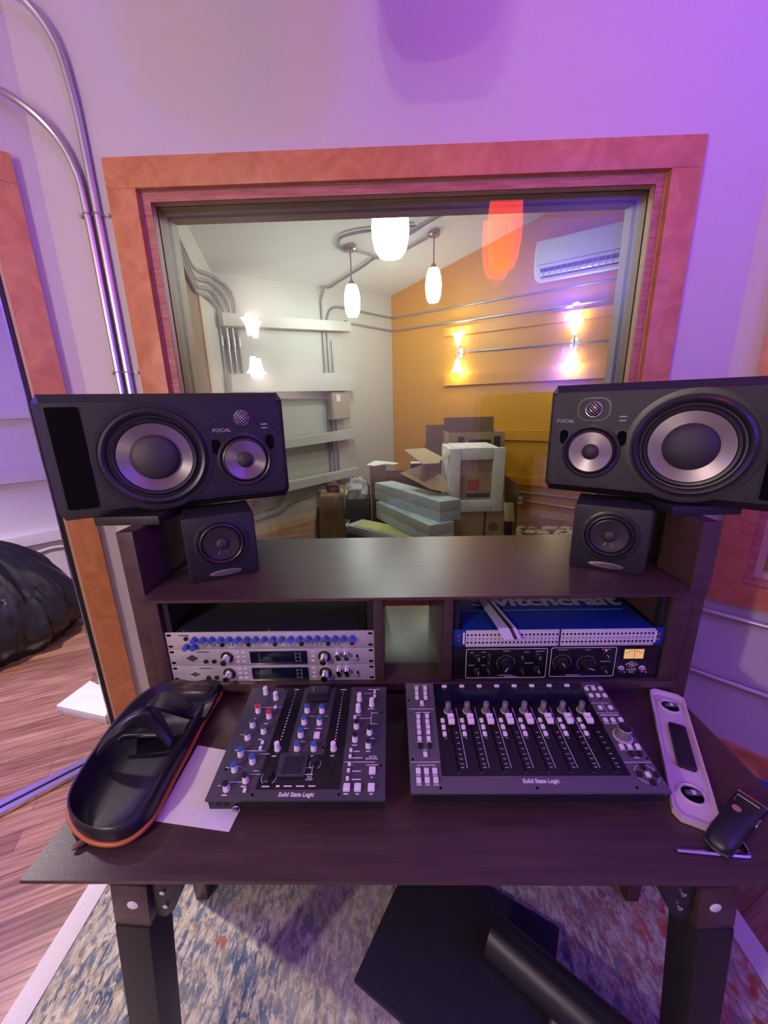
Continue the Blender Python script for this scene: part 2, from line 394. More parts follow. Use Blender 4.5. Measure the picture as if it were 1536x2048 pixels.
def ring(name, m, ins, y0, y1, th, bev=0.0):
    """a picture-frame ring inset from the casing edge"""
    x0, x1, z0, z1 = WX0+ins, WX1-ins, WZ0+ins, WZ1-ins
    O = [(x0, z0), (x1, z0), (x1, z1), (x0, z1)]; I = [(x0+th, z0+th), (x1-th, z0+th), (x1-th, z1-th), (x0+th, z1-th)]
    b = wb(); b.add([(x, y, z) for y in (y0, y1) for q in (O, I) for x, z in q],
        [f for k in range(4) for f in ((k, (k+1) % 4, 4+(k+1) % 4, 4+k), (12+k, 12+(k+1) % 4, 8+(k+1) % 4, 8+k), (4+k, 4+(k+1) % 4, 12+(k+1) % 4, 12+k), (8+k, 8+(k+1) % 4, (k+1) % 4, k))])
    return b.build(name, m, W, smooth=0)
ring('plywood_liner', ply_edge, 0.001, YW+.003, YW+.011, 0.026)
ring('jamb', jamb_wood, 0.001, YW+.0112, YW+.034, 0.026)
ring('gasket', gasket, 0.001, YW+.0342, YW+.043, 0.022)
ring('stop', jamb_wood, 0.001, YW+.0432, YW+.096, 0.026)
ring('gasket', gasket, 0.001, YW+.0962, YW+.117, 0.0262)
ring('far_stop', oak, 0.001, YW+.1172, YB-.002, 0.026)
for y in (YW+.0385, YW+.1065):
    b = wb(); b.box(((WX0+WX1)/2, y, (WZ0+WZ1)/2), (WX1-WX0-.046, 0.005, WZ1-WZ0-.046)); b.build('pane', window_glass, W, smooth=0)

# ------------------------------------------------------------------ booth doorway on the left wall
D = thing('door_1', None, None, LW(0.14)); D['kind'] = 'structure'
D['label'] = 'open booth doorway in cherry casing at the left edge'
def db(): return MB(Matrix.Translation(-D.location))
b = db(); b.add([LW(.06, 0), LW(.14, 0), LW(.14, 0, 2.06), LW(.06, 0, 2.06), LW(.06, -.02), LW(.14, -.02), LW(.14, -.02, 2.06), LW(.06, -.02, 2.06)],
    [(0, 1, 2, 3), (4, 7, 6, 5), (0, 4, 5, 1), (1, 5, 6, 2), (2, 6, 7, 3), (3, 7, 4, 0)]); b.build('side_casing', trim_wood, D, smooth=0)
b = db(); b.add([LW(.06, 0, 2.061), LW(1.7, 0, 2.061), LW(1.7, 0, 2.137), LW(.06, 0, 2.137), LW(.06, -.02, 2.061), LW(1.7, -.02, 2.061), LW(1.7, -.02, 2.137), LW(.06, -.02, 2.137)],
    [(0, 1, 2, 3), (4, 7, 6, 5), (0, 4, 5, 1), (1, 5, 6, 2), (2, 6, 7, 3), (3, 7, 4, 0)]); b.build('head_casing', trim_wood, D, smooth=0)
def dstrip(name, s0, s1, d0, d1, z0, z1, m):
    b = db(); b.add([LW(s0, d0, z0), LW(s1, d0, z0), LW(s1, d0, z1), LW(s0, d0, z1), LW(s0, d1, z0), LW(s1, d1, z0), LW(s1, d1, z1), LW(s0, d1, z1)],
        [(0, 1, 2, 3), (4, 7, 6, 5), (0, 4, 5, 1), (1, 5, 6, 2), (2, 6, 7, 3), (3, 7, 4, 0)])
    return b.build(name, m, D, smooth=0)
dstrip('jamb_liner', .1405, .149, -.018, .11, 0.02, 2.059, jamb_wood)
dstrip('seal', .150, .162, -.006, .045, 0.02, 2.05, gasket)
dstrip('edge_strip', .1625, .1655, -.006, .045, 0.02, 2.05, chrome)
alu = mat('aluminium_track', (0.7, 0.7, 0.74), 0.2, metal=1.0)
dstrip('track_rail', .15, 1.59, -.012, .012, 0.0, .018, alu)
dstrip('track_rail', .15, 1.59, .026, .055, 0.0, .018, alu)
dstrip('track_groove', .15, 1.59, .0125, .0255, 0.0, .008, gasket)

# ------------------------------------------------------------------ right wall: window, baseboard, tape
W2 = thing('window_2', None, None, RW(.7, 0, 1.1)); W2['kind'] = 'structure'
W2['label'] = 'second cherry framed window on the right wall, cut by the picture edge'
def rstrip(name, s0, s1, d0, d1, z0, z1, m, par):
    b = MB(Matrix.Translation(-par.location)) if par else MB()
    b.add([RW(s0, d0, z0), RW(s1, d0, z0), RW(s1, d0, z1), RW(s0, d0, z1), RW(s0, d1, z0), RW(s1, d1, z0), RW(s1, d1, z1), RW(s0, d1, z1)],
        [(0, 1, 2, 3), (4, 7, 6, 5), (0, 4, 5, 1), (1, 5, 6, 2), (2, 6, 7, 3), (3, 7, 4, 0)])
    return b.build(name, m, par, smooth=0)

rstrip('side_casing', .070, .155, -.022, 0, .755, 2.05, trim_wood, W2)
rstrip('sill_casing', .070, 1.39, -.022, 0, .670, .754, trim_wood, W2)
rstrip('head_casing', .070, 1.39, -.022, 0, 2.051, 2.137, trim_wood, W2)
rstrip('jamb', .156, .178, -.005, .10, .776, 2.049, ply_edge, W2)
rstrip('sill_board', .156, 1.29, -.005, .10, .756, .775, ply_edge, W2)
rstrip('glazing_bead', .1785, .20, .02, .10, .80, 2.04, oak, W2)
rstrip('sill_bead', .1785, 1.29, .02, .10, .776, .799, oak, W2)
rstrip('pane', .201, 1.28, .05, .056, .80, 2.04, window_glass, W2)
o = rstrip('baseboard_right', .0, 1.7, -.018, -.001, 0.0, .09, trim_wood, None); struct(o)
tape = mat('blue_tape', (0.025, 0.085, 0.42), 0.5)
o = rstrip('masking_tape', .20, 1.2, -.062, -.019, 0.0005, .0012, tape, None)
tag(o, 'blue masking tape strip along the floor at the right wall baseboard', 'tape')
o = MB().add([tuple(AW(s, d, z)) for d in (.001, .016) for z in (0, .085) for s in (-.45, 2.0)], [(0, 1, 3, 2), (4, 6, 7, 5), (0, 4, 5, 1), (2, 3, 7, 6), (0, 2, 6, 4), (1, 5, 7, 3)]).build('baseboard_live_left', oak, smooth=0); struct(o)
o = MB().add([tuple(BW(s, d, z)) for d in (.001, .016) for z in (0, .085) for s in (.03, 4.5)], [(0, 1, 3, 2), (4, 6, 7, 5), (0, 4, 5, 1), (2, 3, 7, 6), (0, 2, 6, 4), (1, 5, 7, 3)]).build('baseboard_live_right', oak, smooth=0); struct(o)
# ------------------------------------------------------------------ control-room conduits
def conduit(name, pts, r, m, label, cat='conduit', group=None, straps=(), couplings=(), smoothn=8, strap_dir=None, seg=10):
    """straps: list of (point, wall direction, outward normal)"""
    pp = spline(pts, smoothn) if len(pts) > 2 else [Vector(p) for p in pts]
    root = thing(name, label, cat, pp[-1] if pp[-1].z < pp[0].z else pp[0], group=group)
    T = Matrix.Translation(-root.location)
    MB(T).tube(pp, r, seg).build('pipe', m, root)
    for p, d, n in straps:
        p = Vector(p); b = MB(T); d = Vector(d); n = Vector(n)
        b.tube([p-d*r*1.05-n*r, p-d*r*1.12, p-d*r*.8+n*r*.85, p+n*r*1.15, p+d*r*.8+n*r*.85, p+d*r*1.12, p+d*r*1.05-n*r*.9, p+d*(r*3.2)-n*r*.9], r*.22, 6)
        b.cyl(p+d*r*2.6-n*r*.9, p+d*r*2.6-n*r*.3, r*.55, seg=10)
        b.build('strap', m, root)
    for p, a in couplings:
        p = Vector(p); a = Vector(a).normalized()
        MB(T).lathe([(r*1.02, -r*2.6), (r*1.4, -r*2.6), (r*1.4, -r*1.3), (r*1.25, -r*1.2), (r*1.25, r*1.2), (r*1.4, r*1.3), (r*1.4, r*2.6), (r*1.02, r*2.6)], p, a, 14).build('coupling', m, root)
    return root
yC = YW-.014
conduit('conduit', [(-.9335, yC, .02), (-.9335, yC, 1.0), (-.9335, yC, 1.6), (-.9335, yC, 2.0), (-.945, yC-.005, 2.125), (-.985, yC-.02, 2.208), (-1.045, yC-.06, 2.258), (-1.12, yC-.13, 2.268), (-1.20, yC-.21, 2.268), (-1.6, yC-.60, 2.268)],
        .0105, conduit_metal, 'steel conduit nearest the doorway, bending left below the other one', group='steel conduits left of the window',
        straps=[((-.9335, yC, 1.997), (-1, 0, 0), (0, -1, 0)), ((-.9335, yC, 1.533), (-1, 0, 0), (0, -1, 0))])
conduit('conduit', [(-.9015, yC, .02), (-.9015, yC, 1.0), (-.9015, yC, 1.8), (-.9035, yC, 2.16), (-.908, yC-.003, 2.30), (-.925, yC-.01, 2.41), (-.97, yC-.035, 2.48), (-1.04, yC-.09, 2.51), (-1.13, yC-.18, 2.515), (-1.6, yC-.62, 2.515)],
        .0105, conduit_metal, 'steel conduit nearest the window frame, bending left higher up', group='steel conduits left of the window',
        straps=[((-.9015, yC, 1.997), (1, 0, 0), (0, -1, 0)), ((-.9015, yC, 1.533), (1, 0, 0), (0, -1, 0))])
for z, lb in ((.617, 'upper horizontal steel conduit on the right wall below the window casing'), (.349, 'lower horizontal steel conduit on the right wall above the baseboard')):
    conduit('conduit', [RW(-.0+.02, -.014, z), RW(1.7, -.014, z)], .0105, conduit_metal, lb)

# ------------------------------------------------------------------ lamps of the control room
def shade_prof(r, h): return [(r*.62, 0), (r*.85, h*.12), (r*.98, h*.32), (r, h*.5), (r*.95, h*.7), (r*.78, h*.9), (r*.6, h)]
def emis(name, col, s, base=(0.8, 0.8, 0.8)): return mat(name, base, 0.3, emit=col, estr=s)
sh_white = emis('lit_sconce_glass', C_WHITE, 14); sh_blue = emis('lit_blue_glass', C_BLUE, 20); sh_red = emis('lit_red_glass', C_RED, 9)
def sconce(label, loc, n, m, watts, color, group, size=1.0, up=1.0, down=1.0, depth=.235):
    """wall sconce: round plate, arm and two flared glass shades, one up, one down"""
    n = Vector(n).normalized(); x = Vector((0, 0, 1)).cross(n)
    R = Matrix((x, n, Vector((0, 0, 1)))).transposed()
    t = thing('wall_sconce', label, 'wall lamp', loc, R, group)
    b = MB(); b.lathe([(.0, .022), (.045, .02), (.058, .008), (.06, 0)], (0, 0, 0), (0, 1, 0), 24); b.build('wall_plate', silver, t)
    b = MB(); b.cyl((0, .02, 0), (0, .085, 0), .009); b.cyl((0, .085, -.09), (0, .085, .09), .012); b.build('arm', silver, t)
    for s in (1, -1):
        pr = [(.022*size, .0), (.028*size, .02), (.032*size, .06), (.042*size, .10), (.066*size, .135), (.068*size, .137), (.06*size, .128), (.036*size, .09), (.026*size, .05), (.02*size, .012)]
        b = MB(); b.lathe(pr, (0, .085, s*.085), (0, 0, s), 24); b.build('glass_shade', m, t)
        lamp('bulb', (0, .085, s*depth), watts*(up if s > 0 else down), color, .03, t)
    return t
sconce('white lit two-shade sconce on the back wall, seen only as a reflection', (-1.20, -.80, 1.93), (0, 1, 0), sh_white, L_WHITE, C_WHITE, 'control room sconces', up=.75, down=1.45)
sconce('blue lit two-shade sconce on the back wall, seen only as a reflection', (1.57, -.80, 1.95), (0, 1, 0), sh_blue, L_BLUE, C_BLUE, 'control room sconces', up=1.0, down=.11, depth=.219)
def pendant(label, top, drop, h, r, m, group=None, watts=0, color=(1, 1, 1), rod=.004, canopy=True):
    """ceiling pendant: canopy, rod, cap and barrel glass shade hanging down `drop` to the shade's top"""
    t = thing('pendant_lamp', label, 'pendant lamp', top, group=group)
    if canopy:
        b = MB(); b.lathe([(0, -.045), (.05, -.043), (.06, -.03), (.06, 0.004)], seg=24); b.build('canopy', nickel, t)
    MB().cyl((0, 0, -.04), (0, 0, -drop+.04), rod, seg=10).build('rod', nickel, t)
    MB().lathe([(rod, .055), (r*.2, .04), (r*.45, .012), (r*.6, 0)], (0, 0, -drop), seg=20).build('cap', nickel, t)
    b = MB(); p = [(q, -h+z) for q, z in shade_prof(r, h)]
    b.lathe(p, (0, 0, -drop), seg=28, cap0=True, cap1=True); b.build('glass_shade', m, t)
    if watts: lamp('bulb', (0, 0, -drop-h-.03), watts, color, .03, t)
    return t
nickel = mat('brushed_nickel', (0.42, 0.36, 0.33), 0.35, metal=0.9)
dark_glass = mat('smoked_pendant_glass', (0.05, 0.05, 0.055), 0.25)
pendant('unlit pendant hanging above the desk just out of frame', (-.105, .98, HC), .385, .38, .130, dark_glass, rod=.006)
pendant('red lit pendant behind the camera, seen as a red reflection in the glass', (.69, .24, HC), .36, .46, .10, sh_red, watts=L_RED, color=C_RED)

# ------------------------------------------------------------------ live room beyond the glass
g_l = 'slats on the white live room wall'; g_o = 'slats on the orange wall'; g_b = 'slats on the booth wall'
def slat(pl, n, pTL, pBL, pTR, pBR, m, label, group, th=.04):
    q = [P(*pTL, pl=pl), P(*pTR, pl=pl), P(*pBR, pl=pl), P(*pBL, pl=pl)]
    return slat3(q, n, m, label, group, th)
def slat3(q, n, m, label, group, th=.04, off=.001):
    n = Vector(n); b = MB(); a = [Vector(p)+n*off for p in q]; c = [p+n*th for p in a]
    b.add(a+c, [(0, 1, 2, 3), (4, 7, 6, 5), (0, 4, 5, 1), (1, 5, 6, 2), (2, 6, 7, 3), (3, 7, 4, 0)])
    o = b.build('wall_slat', m, smooth=0); return tag(o, label, 'wall slat', group)
def sl(f, s0, z0t, z0b, s1, z1t, z1b): return [f(s0, 0, z0t), f(s1, 0, z1t), f(s1, 0, z1b), f(s0, 0, z0b)]
sA = lambda u, v: (P(u, v, pl=PA)-A0).dot(DA)
sB = lambda u, v: (P(u, v, pl=PB)-B0).dot(DB)
# white wall: four painted boards
x0 = -.50
slat3(sl(AW, sA(432, 640), 2.285, 2.172, sA(686, 655), 2.40, 2.296), NA, live_paint, 'topmost white board on the white live room wall, below the ceiling', g_l, .095, .055)
slat3(sl(AW, sA(450, 765), 1.742, 1.57, sA(692, 765), 1.817, 1.60), NA, live_paint, 'second white board down on the white live room wall, above the metal box', g_l, .095, .055)
slat3(sl(AW, -.48, 1.03, .945, sA(698, 866), 1.121, 1.003), NA, live_paint, 'third white board down on the white live room wall, below the metal box', g_l, .095, .055)
slat3(sl(AW, -.48, .56, .46, sA(703, 940), .601, .504), NA, live_paint, 'lowest white board on the white live room wall', g_l, .095, .055)
# orange wall: four boards
s0o = sB(890, 660)
for zt, zb, s0, lb in ((2.345, 2.245, s0o, 'topmost orange board on the orange wall above the sconces'), (1.765, 1.64, s0o+.01, 'second orange board down, below the sconces'),
                       (1.078, .955, 1.0, 'third orange board down, right of the cardboard boxes'), (.505, .405, 1.0, 'lowest orange board above the floor conduits')):
    slat3(sl(BW, s0, zt, zb, 4.3, zt-.01, zb-.01), NB, orange_paint, lb, g_o, .035)
# booth wall: slats seen through the doorway
for zt, zb, lb in ((1.475, 1.375, 'topmost white slat on the booth wall, level with the purple glow'), (1.008, .912, 'middle white slat on the booth wall'), (.505, .42, 'lowest white slat on the booth wall above the conduit')):
    slat3(sl(AW, -3.6, zt, zb, -1.5, zt, zb), NA, wall_paint, lb, g_b, .045)
conduit('conduit', [AW(-3.4, .015, .33), AW(-2.6, .015, .335), AW(-2.25, .015, .345), AW(-2.1, .015, .36), AW(-1.95, .015, .335), AW(-1.6, .015, .30)], .012, wall_paint, 'white conduit along the booth wall below the lowest slat')

# conduits on the white wall (the bunch of four running from the partition down to the floor)
gcon = 'bunch of four steel conduits on the white live room wall'
lbl = ['leftmost conduit of the bunch of four at the left end of the white boards', 'second conduit from the left in the bunch of four', 'third conduit from the left in the bunch of four', 'rightmost conduit of the bunch of four beside the white boards']
def Q5(x, y, pl, n, d): return P(330+x/5.39, 420+y/5.39, pl=pl)+n*d
onC = [[(240, 790), (275, 855), (330, 893), (400, 915), (455, 960)], [(225, 705), (265, 775), (310, 825), (400, 842), (470, 875)], [(200, 595), (250, 690), (310, 742), (400, 757), (480, 795)], [(168, 465), (220, 560), (290, 640), (400, 682), (480, 712)]]
onA = [[(530, 1058), (557, 1120)], [(560, 985), (605, 1050), (625, 1120)], [(570, 868), (640, 955), (675, 1035), (688, 1120)], [(580, 775), (655, 840), (702, 910), (732, 1000), (745, 1110)]]
for i in range(4):
    sx = sA(437+i*12.7, 662)
    pts = [Q5(*onC[i][0], PC, NC, .03)-DC*(-.5)+Vector((0, 0, .16))]+[Q5(x, y, PC, NC, .03) for x, y in onC[i]]+[Q5(x, y, PA, NA, .03) for x, y in onA[i]]
    sx = (pts[-1]-A0).dot(DA)
    pts += [AW(sx, .03, pts[-1].z-.15), AW(sx, .03, 1.4), AW(sx, .03, .5)]
    conduit('conduit', pts, .016, live_conduit, lbl[i], group=gcon, couplings=[(AW(sx, .03, 2.05), (0, 0, 1))])
# four conduits at the right end, through the metal box
lbl = ['leftmost conduit running up out of the metal box to the ceiling', 'second conduit at the metal box', 'third conduit at the metal box', 'rightmost conduit at the metal box']
for i in range(3):
    sx = sA(646+i*8.5, 700)
    if i == 0:
        pts = [AW(sx, .02, .3), AW(sx, .02, 1.0), AW(sx, .02, 2.0), AW(sx, .02, 2.5), AW(sx, .03, 2.62)]
        e = P(641, 600, pl=PA)+NA*.03
        pts += [e+NA*.06+Vector((0, 0, .10))]
        for q in ((660, 568), (700, 543), (728, 525), (745, 512)):
            p = P(*q, pl=PCEIL); pts.append(p-Vector((0, 0, .03)))
        conduit('conduit', pts, .013, live_conduit, 'conduit rising from the metal box and crossing the ceiling to the pendants')
    elif i == 1:
        pts = [AW(sx, .02, .3), AW(sx, .02, 1.0), AW(sx, .02, 2.2), AW(sx+.02, .02, 2.45), AW(sx+.11, .02, 2.555), AW(sx+.25, .02, 2.577), AW(1.2, .02, 2.577), AW(1.93, .02, 2.577), AW(2.0, .035, 2.577)+DB*.04, BW(.12, .02, 2.577), BW(.6, .02, 2.577), BW(2.0, .02, 2.58), BW(4.2, .02, 2.585)]
        conduit('conduit', pts, .012, live_conduit, 'upper conduit wrapping the corner onto the orange wall under the air conditioner',
                couplings=[(BW(1.32, .02, 2.58), DB)])
    else:
        pts = [AW(sx, .02, .3), AW(sx, .02, 1.0), AW(sx, .02, 2.2)]
        conduit('conduit', pts, .012, live_conduit, 'rightmost conduit standing in the metal box')
conduit('conduit', [AW(sA(690, 656), .02, 2.44), AW(1.2, .02, 2.42), AW(1.93, .02, 2.41), AW(2.0, .035, 2.41)+DB*.04, BW(.12, .02, 2.41), BW(.6, .02, 2.408), BW(2.0, .02, 2.40), BW(4.2, .02, 2.395)],
        .012, live_conduit, 'lower conduit wrapping the corner onto the orange wall above the sconces')
conduit('conduit', [BW(sB(934, 704), .02, 2.04), BW(4.2, .02, 1.98)], .011, live_conduit, 'conduit linking the two sconces on the orange wall')
conduit('conduit', [BW(1.6, .02, .30), BW(4.2, .02, .288)], .012, live_conduit, 'upper floor-level conduit on the orange wall behind the outlet box')
t = conduit('conduit', [BW(sB(1046, 1001), .02, .195), BW(4.2, .02, .10)], .012, live_conduit, 'lower floor-level conduit leaving the outlet box on the orange wall')
conduit('conduit', [AW(-.40, .02, .18), AW(-.15, .02, .20), AW(0, .02, .22), AW(.15, .02, .30), AW(.4, .02, .33), AW(.75, .02, .34)], .012, live_conduit, 'floor-level conduit on the white wall with a bend, behind the brown bag')
conduit('conduit', [AW(-.40, .02, .27), AW(-.2, .02, .285), AW(-.05, .02, .30), AW(.06, .02, .40)], .012, live_conduit, 'short upper floor-level conduit ending at the small red-tipped box')
# ceiling conduits around the pendants
def cp(u, v, d=.025): return P(u, v, pl=PCEIL)-Vector((0, 0, d))
conduit('conduit', [cp(690, 497), cp(677, 487), cp(681, 470), cp(700, 462), cp(730, 456), cp(790, 450), cp(830, 446)], .013, live_conduit, 'curved ceiling conduit looping into the farther left pendant canopy')
conduit('conduit', [cp(712, 497), cp(735, 503), cp(748, 508)], .010, live_conduit, 'short ceiling conduit right of the farther left pendant canopy')
conduit('conduit', [cp(745, 512), cp(790, 505), cp(815, 492), cp(850, 473), cp(858, 468)], .012, live_conduit, 'ceiling conduit running from the bend to the right pendant canopy')
conduit('conduit', [cp(790, 475), cp(830, 456), cp(878, 428), cp(905, 410)], .015, live_conduit, 'thick ceiling conduit passing behind the near pendant')
# pendants
lit = mat('lit_pendant_glass', (0.9, 0.93, 0.95), 0.25, emit=(0.93, 0.99, 1.0), estr=E_PEND, noise=(14, (0.5, 0.62, 0.68), .5, .62))
gp = 'three lit pendants in the live room'
def hung(u, v, us, vt, vb, label, width):
    top = P(u, v, pl=PCEIL); d = (top-CAM).dot(F)
    zt = P(us, vt, Y=top.y).z; zb = P(us, vb, Y=top.y).z
    return pendant(label, top, top.z-zt, zt-zb, width*d/FPX/2, lit, gp, L_PEND, C_PEND, rod=.007)
hung(700, 492, 708, 570, 633, 'lit white glass pendant farthest left, in front of the white wall corner', 33)
hung(868, 463, 870, 537, 604, 'lit white glass pendant on the right, in front of the orange wall', 33)
top = Vector((.02, 3.05, zceil(.02, 3.05)))
zt, zb = P(778, 395, Y=3.05).z, P(778, 513, Y=3.05).z
pendant('large near lit pendant cut by the top edge of the window glass', top, top.z-zt, zt-zb, 60*3.3/FPX/2, lit, gp, L_PEND, C_PEND, rod=.007)
# sconces on the orange wall
sh_live = emis('lit_live_sconce_glass', (1, 0.95, 0.80), E_SCONCE)
gs = 'two sconces on the orange wall'
for (u, v, lb) in ((921, 706, 'left lit two-shade sconce on the orange wall'), (1150, 686, 'right lit two-shade sconce on the orange wall near the window edge')):
    p = P(u, v, pl=PB)
    sconce(lb, p+NB*.001, NB, sh_live, L_SCONCE, C_SCONCE, gs, size=1.15)
# metal junction box
q = P(651, 785, pl=PA); q2 = P(697, 838, pl=PA)
t = thing('electrical_panel', 'tan metal electrical box hanging on the white wall between the boards', 'electrical box', (q+q2)/2)
boxm = mat('tan_metal', (0.40, 0.34, 0.27), 0.5)
T = Matrix.Translation(-t.location)
b = MB(T); s0, s1 = (q-A0).dot(DA), (q2-A0).dot(DA); zl, zh = 1.25, 1.58; s1 -= .07; s0 -= .01
def abx(b, f, s0, s1, d0, d1, z0, z1):
    b.add([f(s0, d0, z0), f(s1, d0, z0), f(s1, d0, z1), f(s0, d0, z1), f(s0, d1, z0), f(s1, d1, z0), f(s1, d1, z1), f(s0, d1, z1)],
          [(0, 1, 2, 3), (4, 7, 6, 5), (0, 4, 5, 1), (1, 5, 6, 2), (2, 6, 7, 3), (3, 7, 4, 0)]); return b
abx(b, AW, s0, s1, .036, .125, zl, zh).build('box_body', boxm, t, smooth=0)
b = MB(T); abx(b, AW, s0+.01, s1-.01, .126, .133, zl+.01, zh-.01).build('door', boxm, t, smooth=0)
b = MB(T); abx(b, AW, s0+.07, s0+.13, .1335, .135, zh-.11, zh-.03).build('tag_sticker', white_paper, t, smooth=0)
# outlet box on the orange wall
p = P(1042, 999, pl=PB); t = thing('outlet_box', 'grey metal outlet box on the orange wall near the floor', 'outlet', p)
T = Matrix.Translation(-p); sc0 = (p-B0).dot(DB)
abx(MB(T), BW, sc0-.055, sc0+.055, .002, .05, p.z-.06, p.z+.06).build('box_body', live_conduit, t, smooth=0)
for k in (-1, 1):
    abx(MB(T), BW, sc0-.03, sc0+.03, .0505, .054, p.z+k*.03-.018, p.z+k*.03+.018).build('socket', white_plastic, t, smooth=0)
# small box low on the white wall
p = P(512, 1006, pl=PA); t = thing('outlet_box', 'small grey outlet box with red edge low on the white wall beside the left speaker', 'outlet', p); T = Matrix.Translation(-p); sc0 = (p-A0).dot(DA)
abx(MB(T), AW, sc0-.05, sc0+.05, .002, .05, p.z-.05, p.z+.05).build('box_body', live_conduit, t, smooth=0)
abx(MB(T), AW, sc0-.055, sc0-.02, .0505, .055, p.z-.04, p.z+.04).build('cover', mat('red_box_cover', (.45, .06, .03), .5), t, smooth=0)
p = P(652, 967, pl=PA); t = thing('outlet_box', 'small dark outlet box low on the white wall above the brown bag', 'outlet', p); T = Matrix.Translation(-p); sc0 = (p-A0).dot(DA)
abx(MB(T), AW, sc0-.05, sc0+.05, .002, .06, p.z-.05, p.z+.05).build('box_body', live_conduit, t, smooth=0)
abx(MB(T), AW, sc0-.03, sc0+.03, .061, .064, p.z-.035, p.z+.035).build('cover', chrome, t, smooth=0)
# door casing on the partition
t = thing('door_2', None, None, CWl(.9)); t['kind'] = 'structure'; t['label'] = 'oak framed door on the left side of the live room'
T = Matrix.Translation(-t.location)
abx(MB(T), CWl, .66, .76, .001, .025, 0, 2.36).build('side_casing', oak, t, smooth=0)
abx(MB(T), CWl, .66, 1.85, .001, .025, 2.361, 2.45).build('head_casing', oak, t, smooth=0)
abx(MB(T), CWl, .765, 1.80, .001, .012, 0.01, 2.355).build('door_leaf', mat('door_wood', (.26, .15, .09), .5), t, smooth=0)
# air conditioner
t = thing('air_conditioner', 'white wall air conditioner high on the orange wall', 'air conditioner', P(1160, 515, pl=PB))
sa, sb = sB(1078, 530), sB(1078, 530)+.95
T = Matrix.Translation(-t.location)
acw = mat('ac_white_plastic', (0.74, 0.75, 0.78), 0.35)
prof = [(.002, 2.665), (.13, 2.665), (.185, 2.70), (.205, 2.76), (.215, 2.85), (.20, 3.00), (.18, 3.025), (.002, 3.03)]
b = MB(T); rows = []
for s, k in ((sa, .9), (sa+.012, .98), (sa+.03, 1), (sb-.03, 1), (sb-.012, .98), (sb, .9)):
    rows.append([BW(s, d*k, 2.85+(z-2.85)*k) for d, z in prof])
b.grid(rows); n = len(prof); b.f.append(tuple(range(n))); b.f.append(tuple(5*n+k for k in range(n-1, -1, -1))); b.build('body', acw, t)
acd = mat('ac_dark_outlet', (0.10, 0.10, 0.14), 0.5)
b = MB(T)
b.add([BW(sa+.07, .145, 2.676), BW(sb-.07, .145, 2.676), BW(sb-.07, .206, 2.756), BW(sa+.07, .206, 2.756), BW(sa+.07, .155, 2.670), BW(sb-.07, .155, 2.670), BW(sb-.07, .212, 2.75), BW(sa+.07, .212, 2.75)],
      [(0, 1, 2, 3), (4, 7, 6, 5), (0, 4, 5, 1), (1, 5, 6, 2), (2, 6, 7, 3), (3, 7, 4, 0)]); b.build('air_outlet', acd, t, smooth=0)
for k in range(14):
    s = sa+.10+k*(sb-sa-.2)/13
    b = MB(T); b.beam(BW(s, .160, 2.675), BW(s, .212, 2.748), .006, .012); b.build('vane', mat('ac_vane', (.34, .33, .40), .5), t, smooth=0)
b = MB(T); b.beam(BW(sa+.06, .155, 2.667), BW(sb-.06, .155, 2.667), .03, .008, up=NB); b.build('louver_flap', acw, t)
b = MB(T); b.beam(BW(sa+.04, .2125, 2.79), BW(sb-.02, .2125, 2.79), .004, .004); b.build('panel_seam', acd, t)
b = MB(T); b.beam(BW(sa+.62, .2145, 2.80), BW(sa+.80, .2145, 2.80), .004, .012); b.build('indicator', white_plastic, t)
# ------------------------------------------------------------------ the pile in the live room
card = mat('corrugated_card', (0.50, 0.355, 0.215), 0.75, noise=(7, (0.42, 0.29, 0.17), .4, .6))
card_dark = mat('brown_card', (0.24, 0.145, 0.09), 0.75)
card_in = mat('pale_card_inside', (0.52, 0.41, 0.25), 0.75)
foam_white = mat('white_foam', (0.86, 0.88, 0.85), 0.7, noise=(12, (0.72, 0.72, 0.68), .52, .68))
ink = mat('box_print_dark', (0.06, 0.055, 0.06), 0.7)
ink_orange = mat('box_print_orange', (0.5, 0.12, 0.04), 0.7)
panel_blue = mat('grey_blue_panel_fabric', (0.58, 0.68, 0.74), 0.8, bump=(400, .2))
yellow = mat('yellow_fibre', (0.72, 0.68, 0.30), 0.9, bump=(200, .3))
def slab(name, top, z1, z0, m, parent=None, T=None, bev=.004):
    """a board: the four corners of its top seen from above, at height z1, down to z0"""
    b = MB(T); poly = [(p.x, p.y) for p in top]
    a = sum(poly[i][0]*poly[(i+1) % 4][1]-poly[(i+1) % 4][0]*poly[i][1] for i in range(4))
    if a < 0: poly.reverse()
    b.prism(poly, z0, z1, bev); return b.build(name, m, parent)
g = 'grey-blue acoustic panels in a stack'
def rect(n, r, wd):
    """near end corners n (left) and r (right), far end by length along the perpendicular"""
    return n
zt = .58; th = .095
n1, n2 = P(880, 1003.5, Z=zt), P(922.5, 998, Z=zt); f1 = P(749, 965, Z=zt)
f2 = f1+(n2-n1)
top1 = [n1, n2, f2, f1]
tag(slab('acoustic_panel', top1, zt, zt-th+.002, panel_blue), 'grey-blue acoustic panel on top of the stack in the live room', 'acoustic panel', g)
tag(slab('acoustic_panel', top1, zt-th, zt-2*th+.002, panel_blue), 'grey-blue acoustic panel second from the top of the stack', 'acoustic panel', g)
zt2 = zt-2*th
n1, n2 = P(859, 1051, Z=zt2), P(908.6, 1043, Z=zt2); f1 = P(752, 1003, Z=zt2); f2 = f1+(n2-n1)
top2 = [n1, n2, f2, f1]
tag(slab('acoustic_panel', top2, zt2, zt2-th+.002, panel_blue), 'grey-blue acoustic panel third from the top, turned slightly in the stack', 'acoustic panel', g)
tag(slab('acoustic_panel', top2, zt2-th, zt2-2*th+.002, panel_blue), 'grey-blue acoustic panel directly above the yellow-topped one', 'acoustic panel', g)
zt3 = zt2-2*th
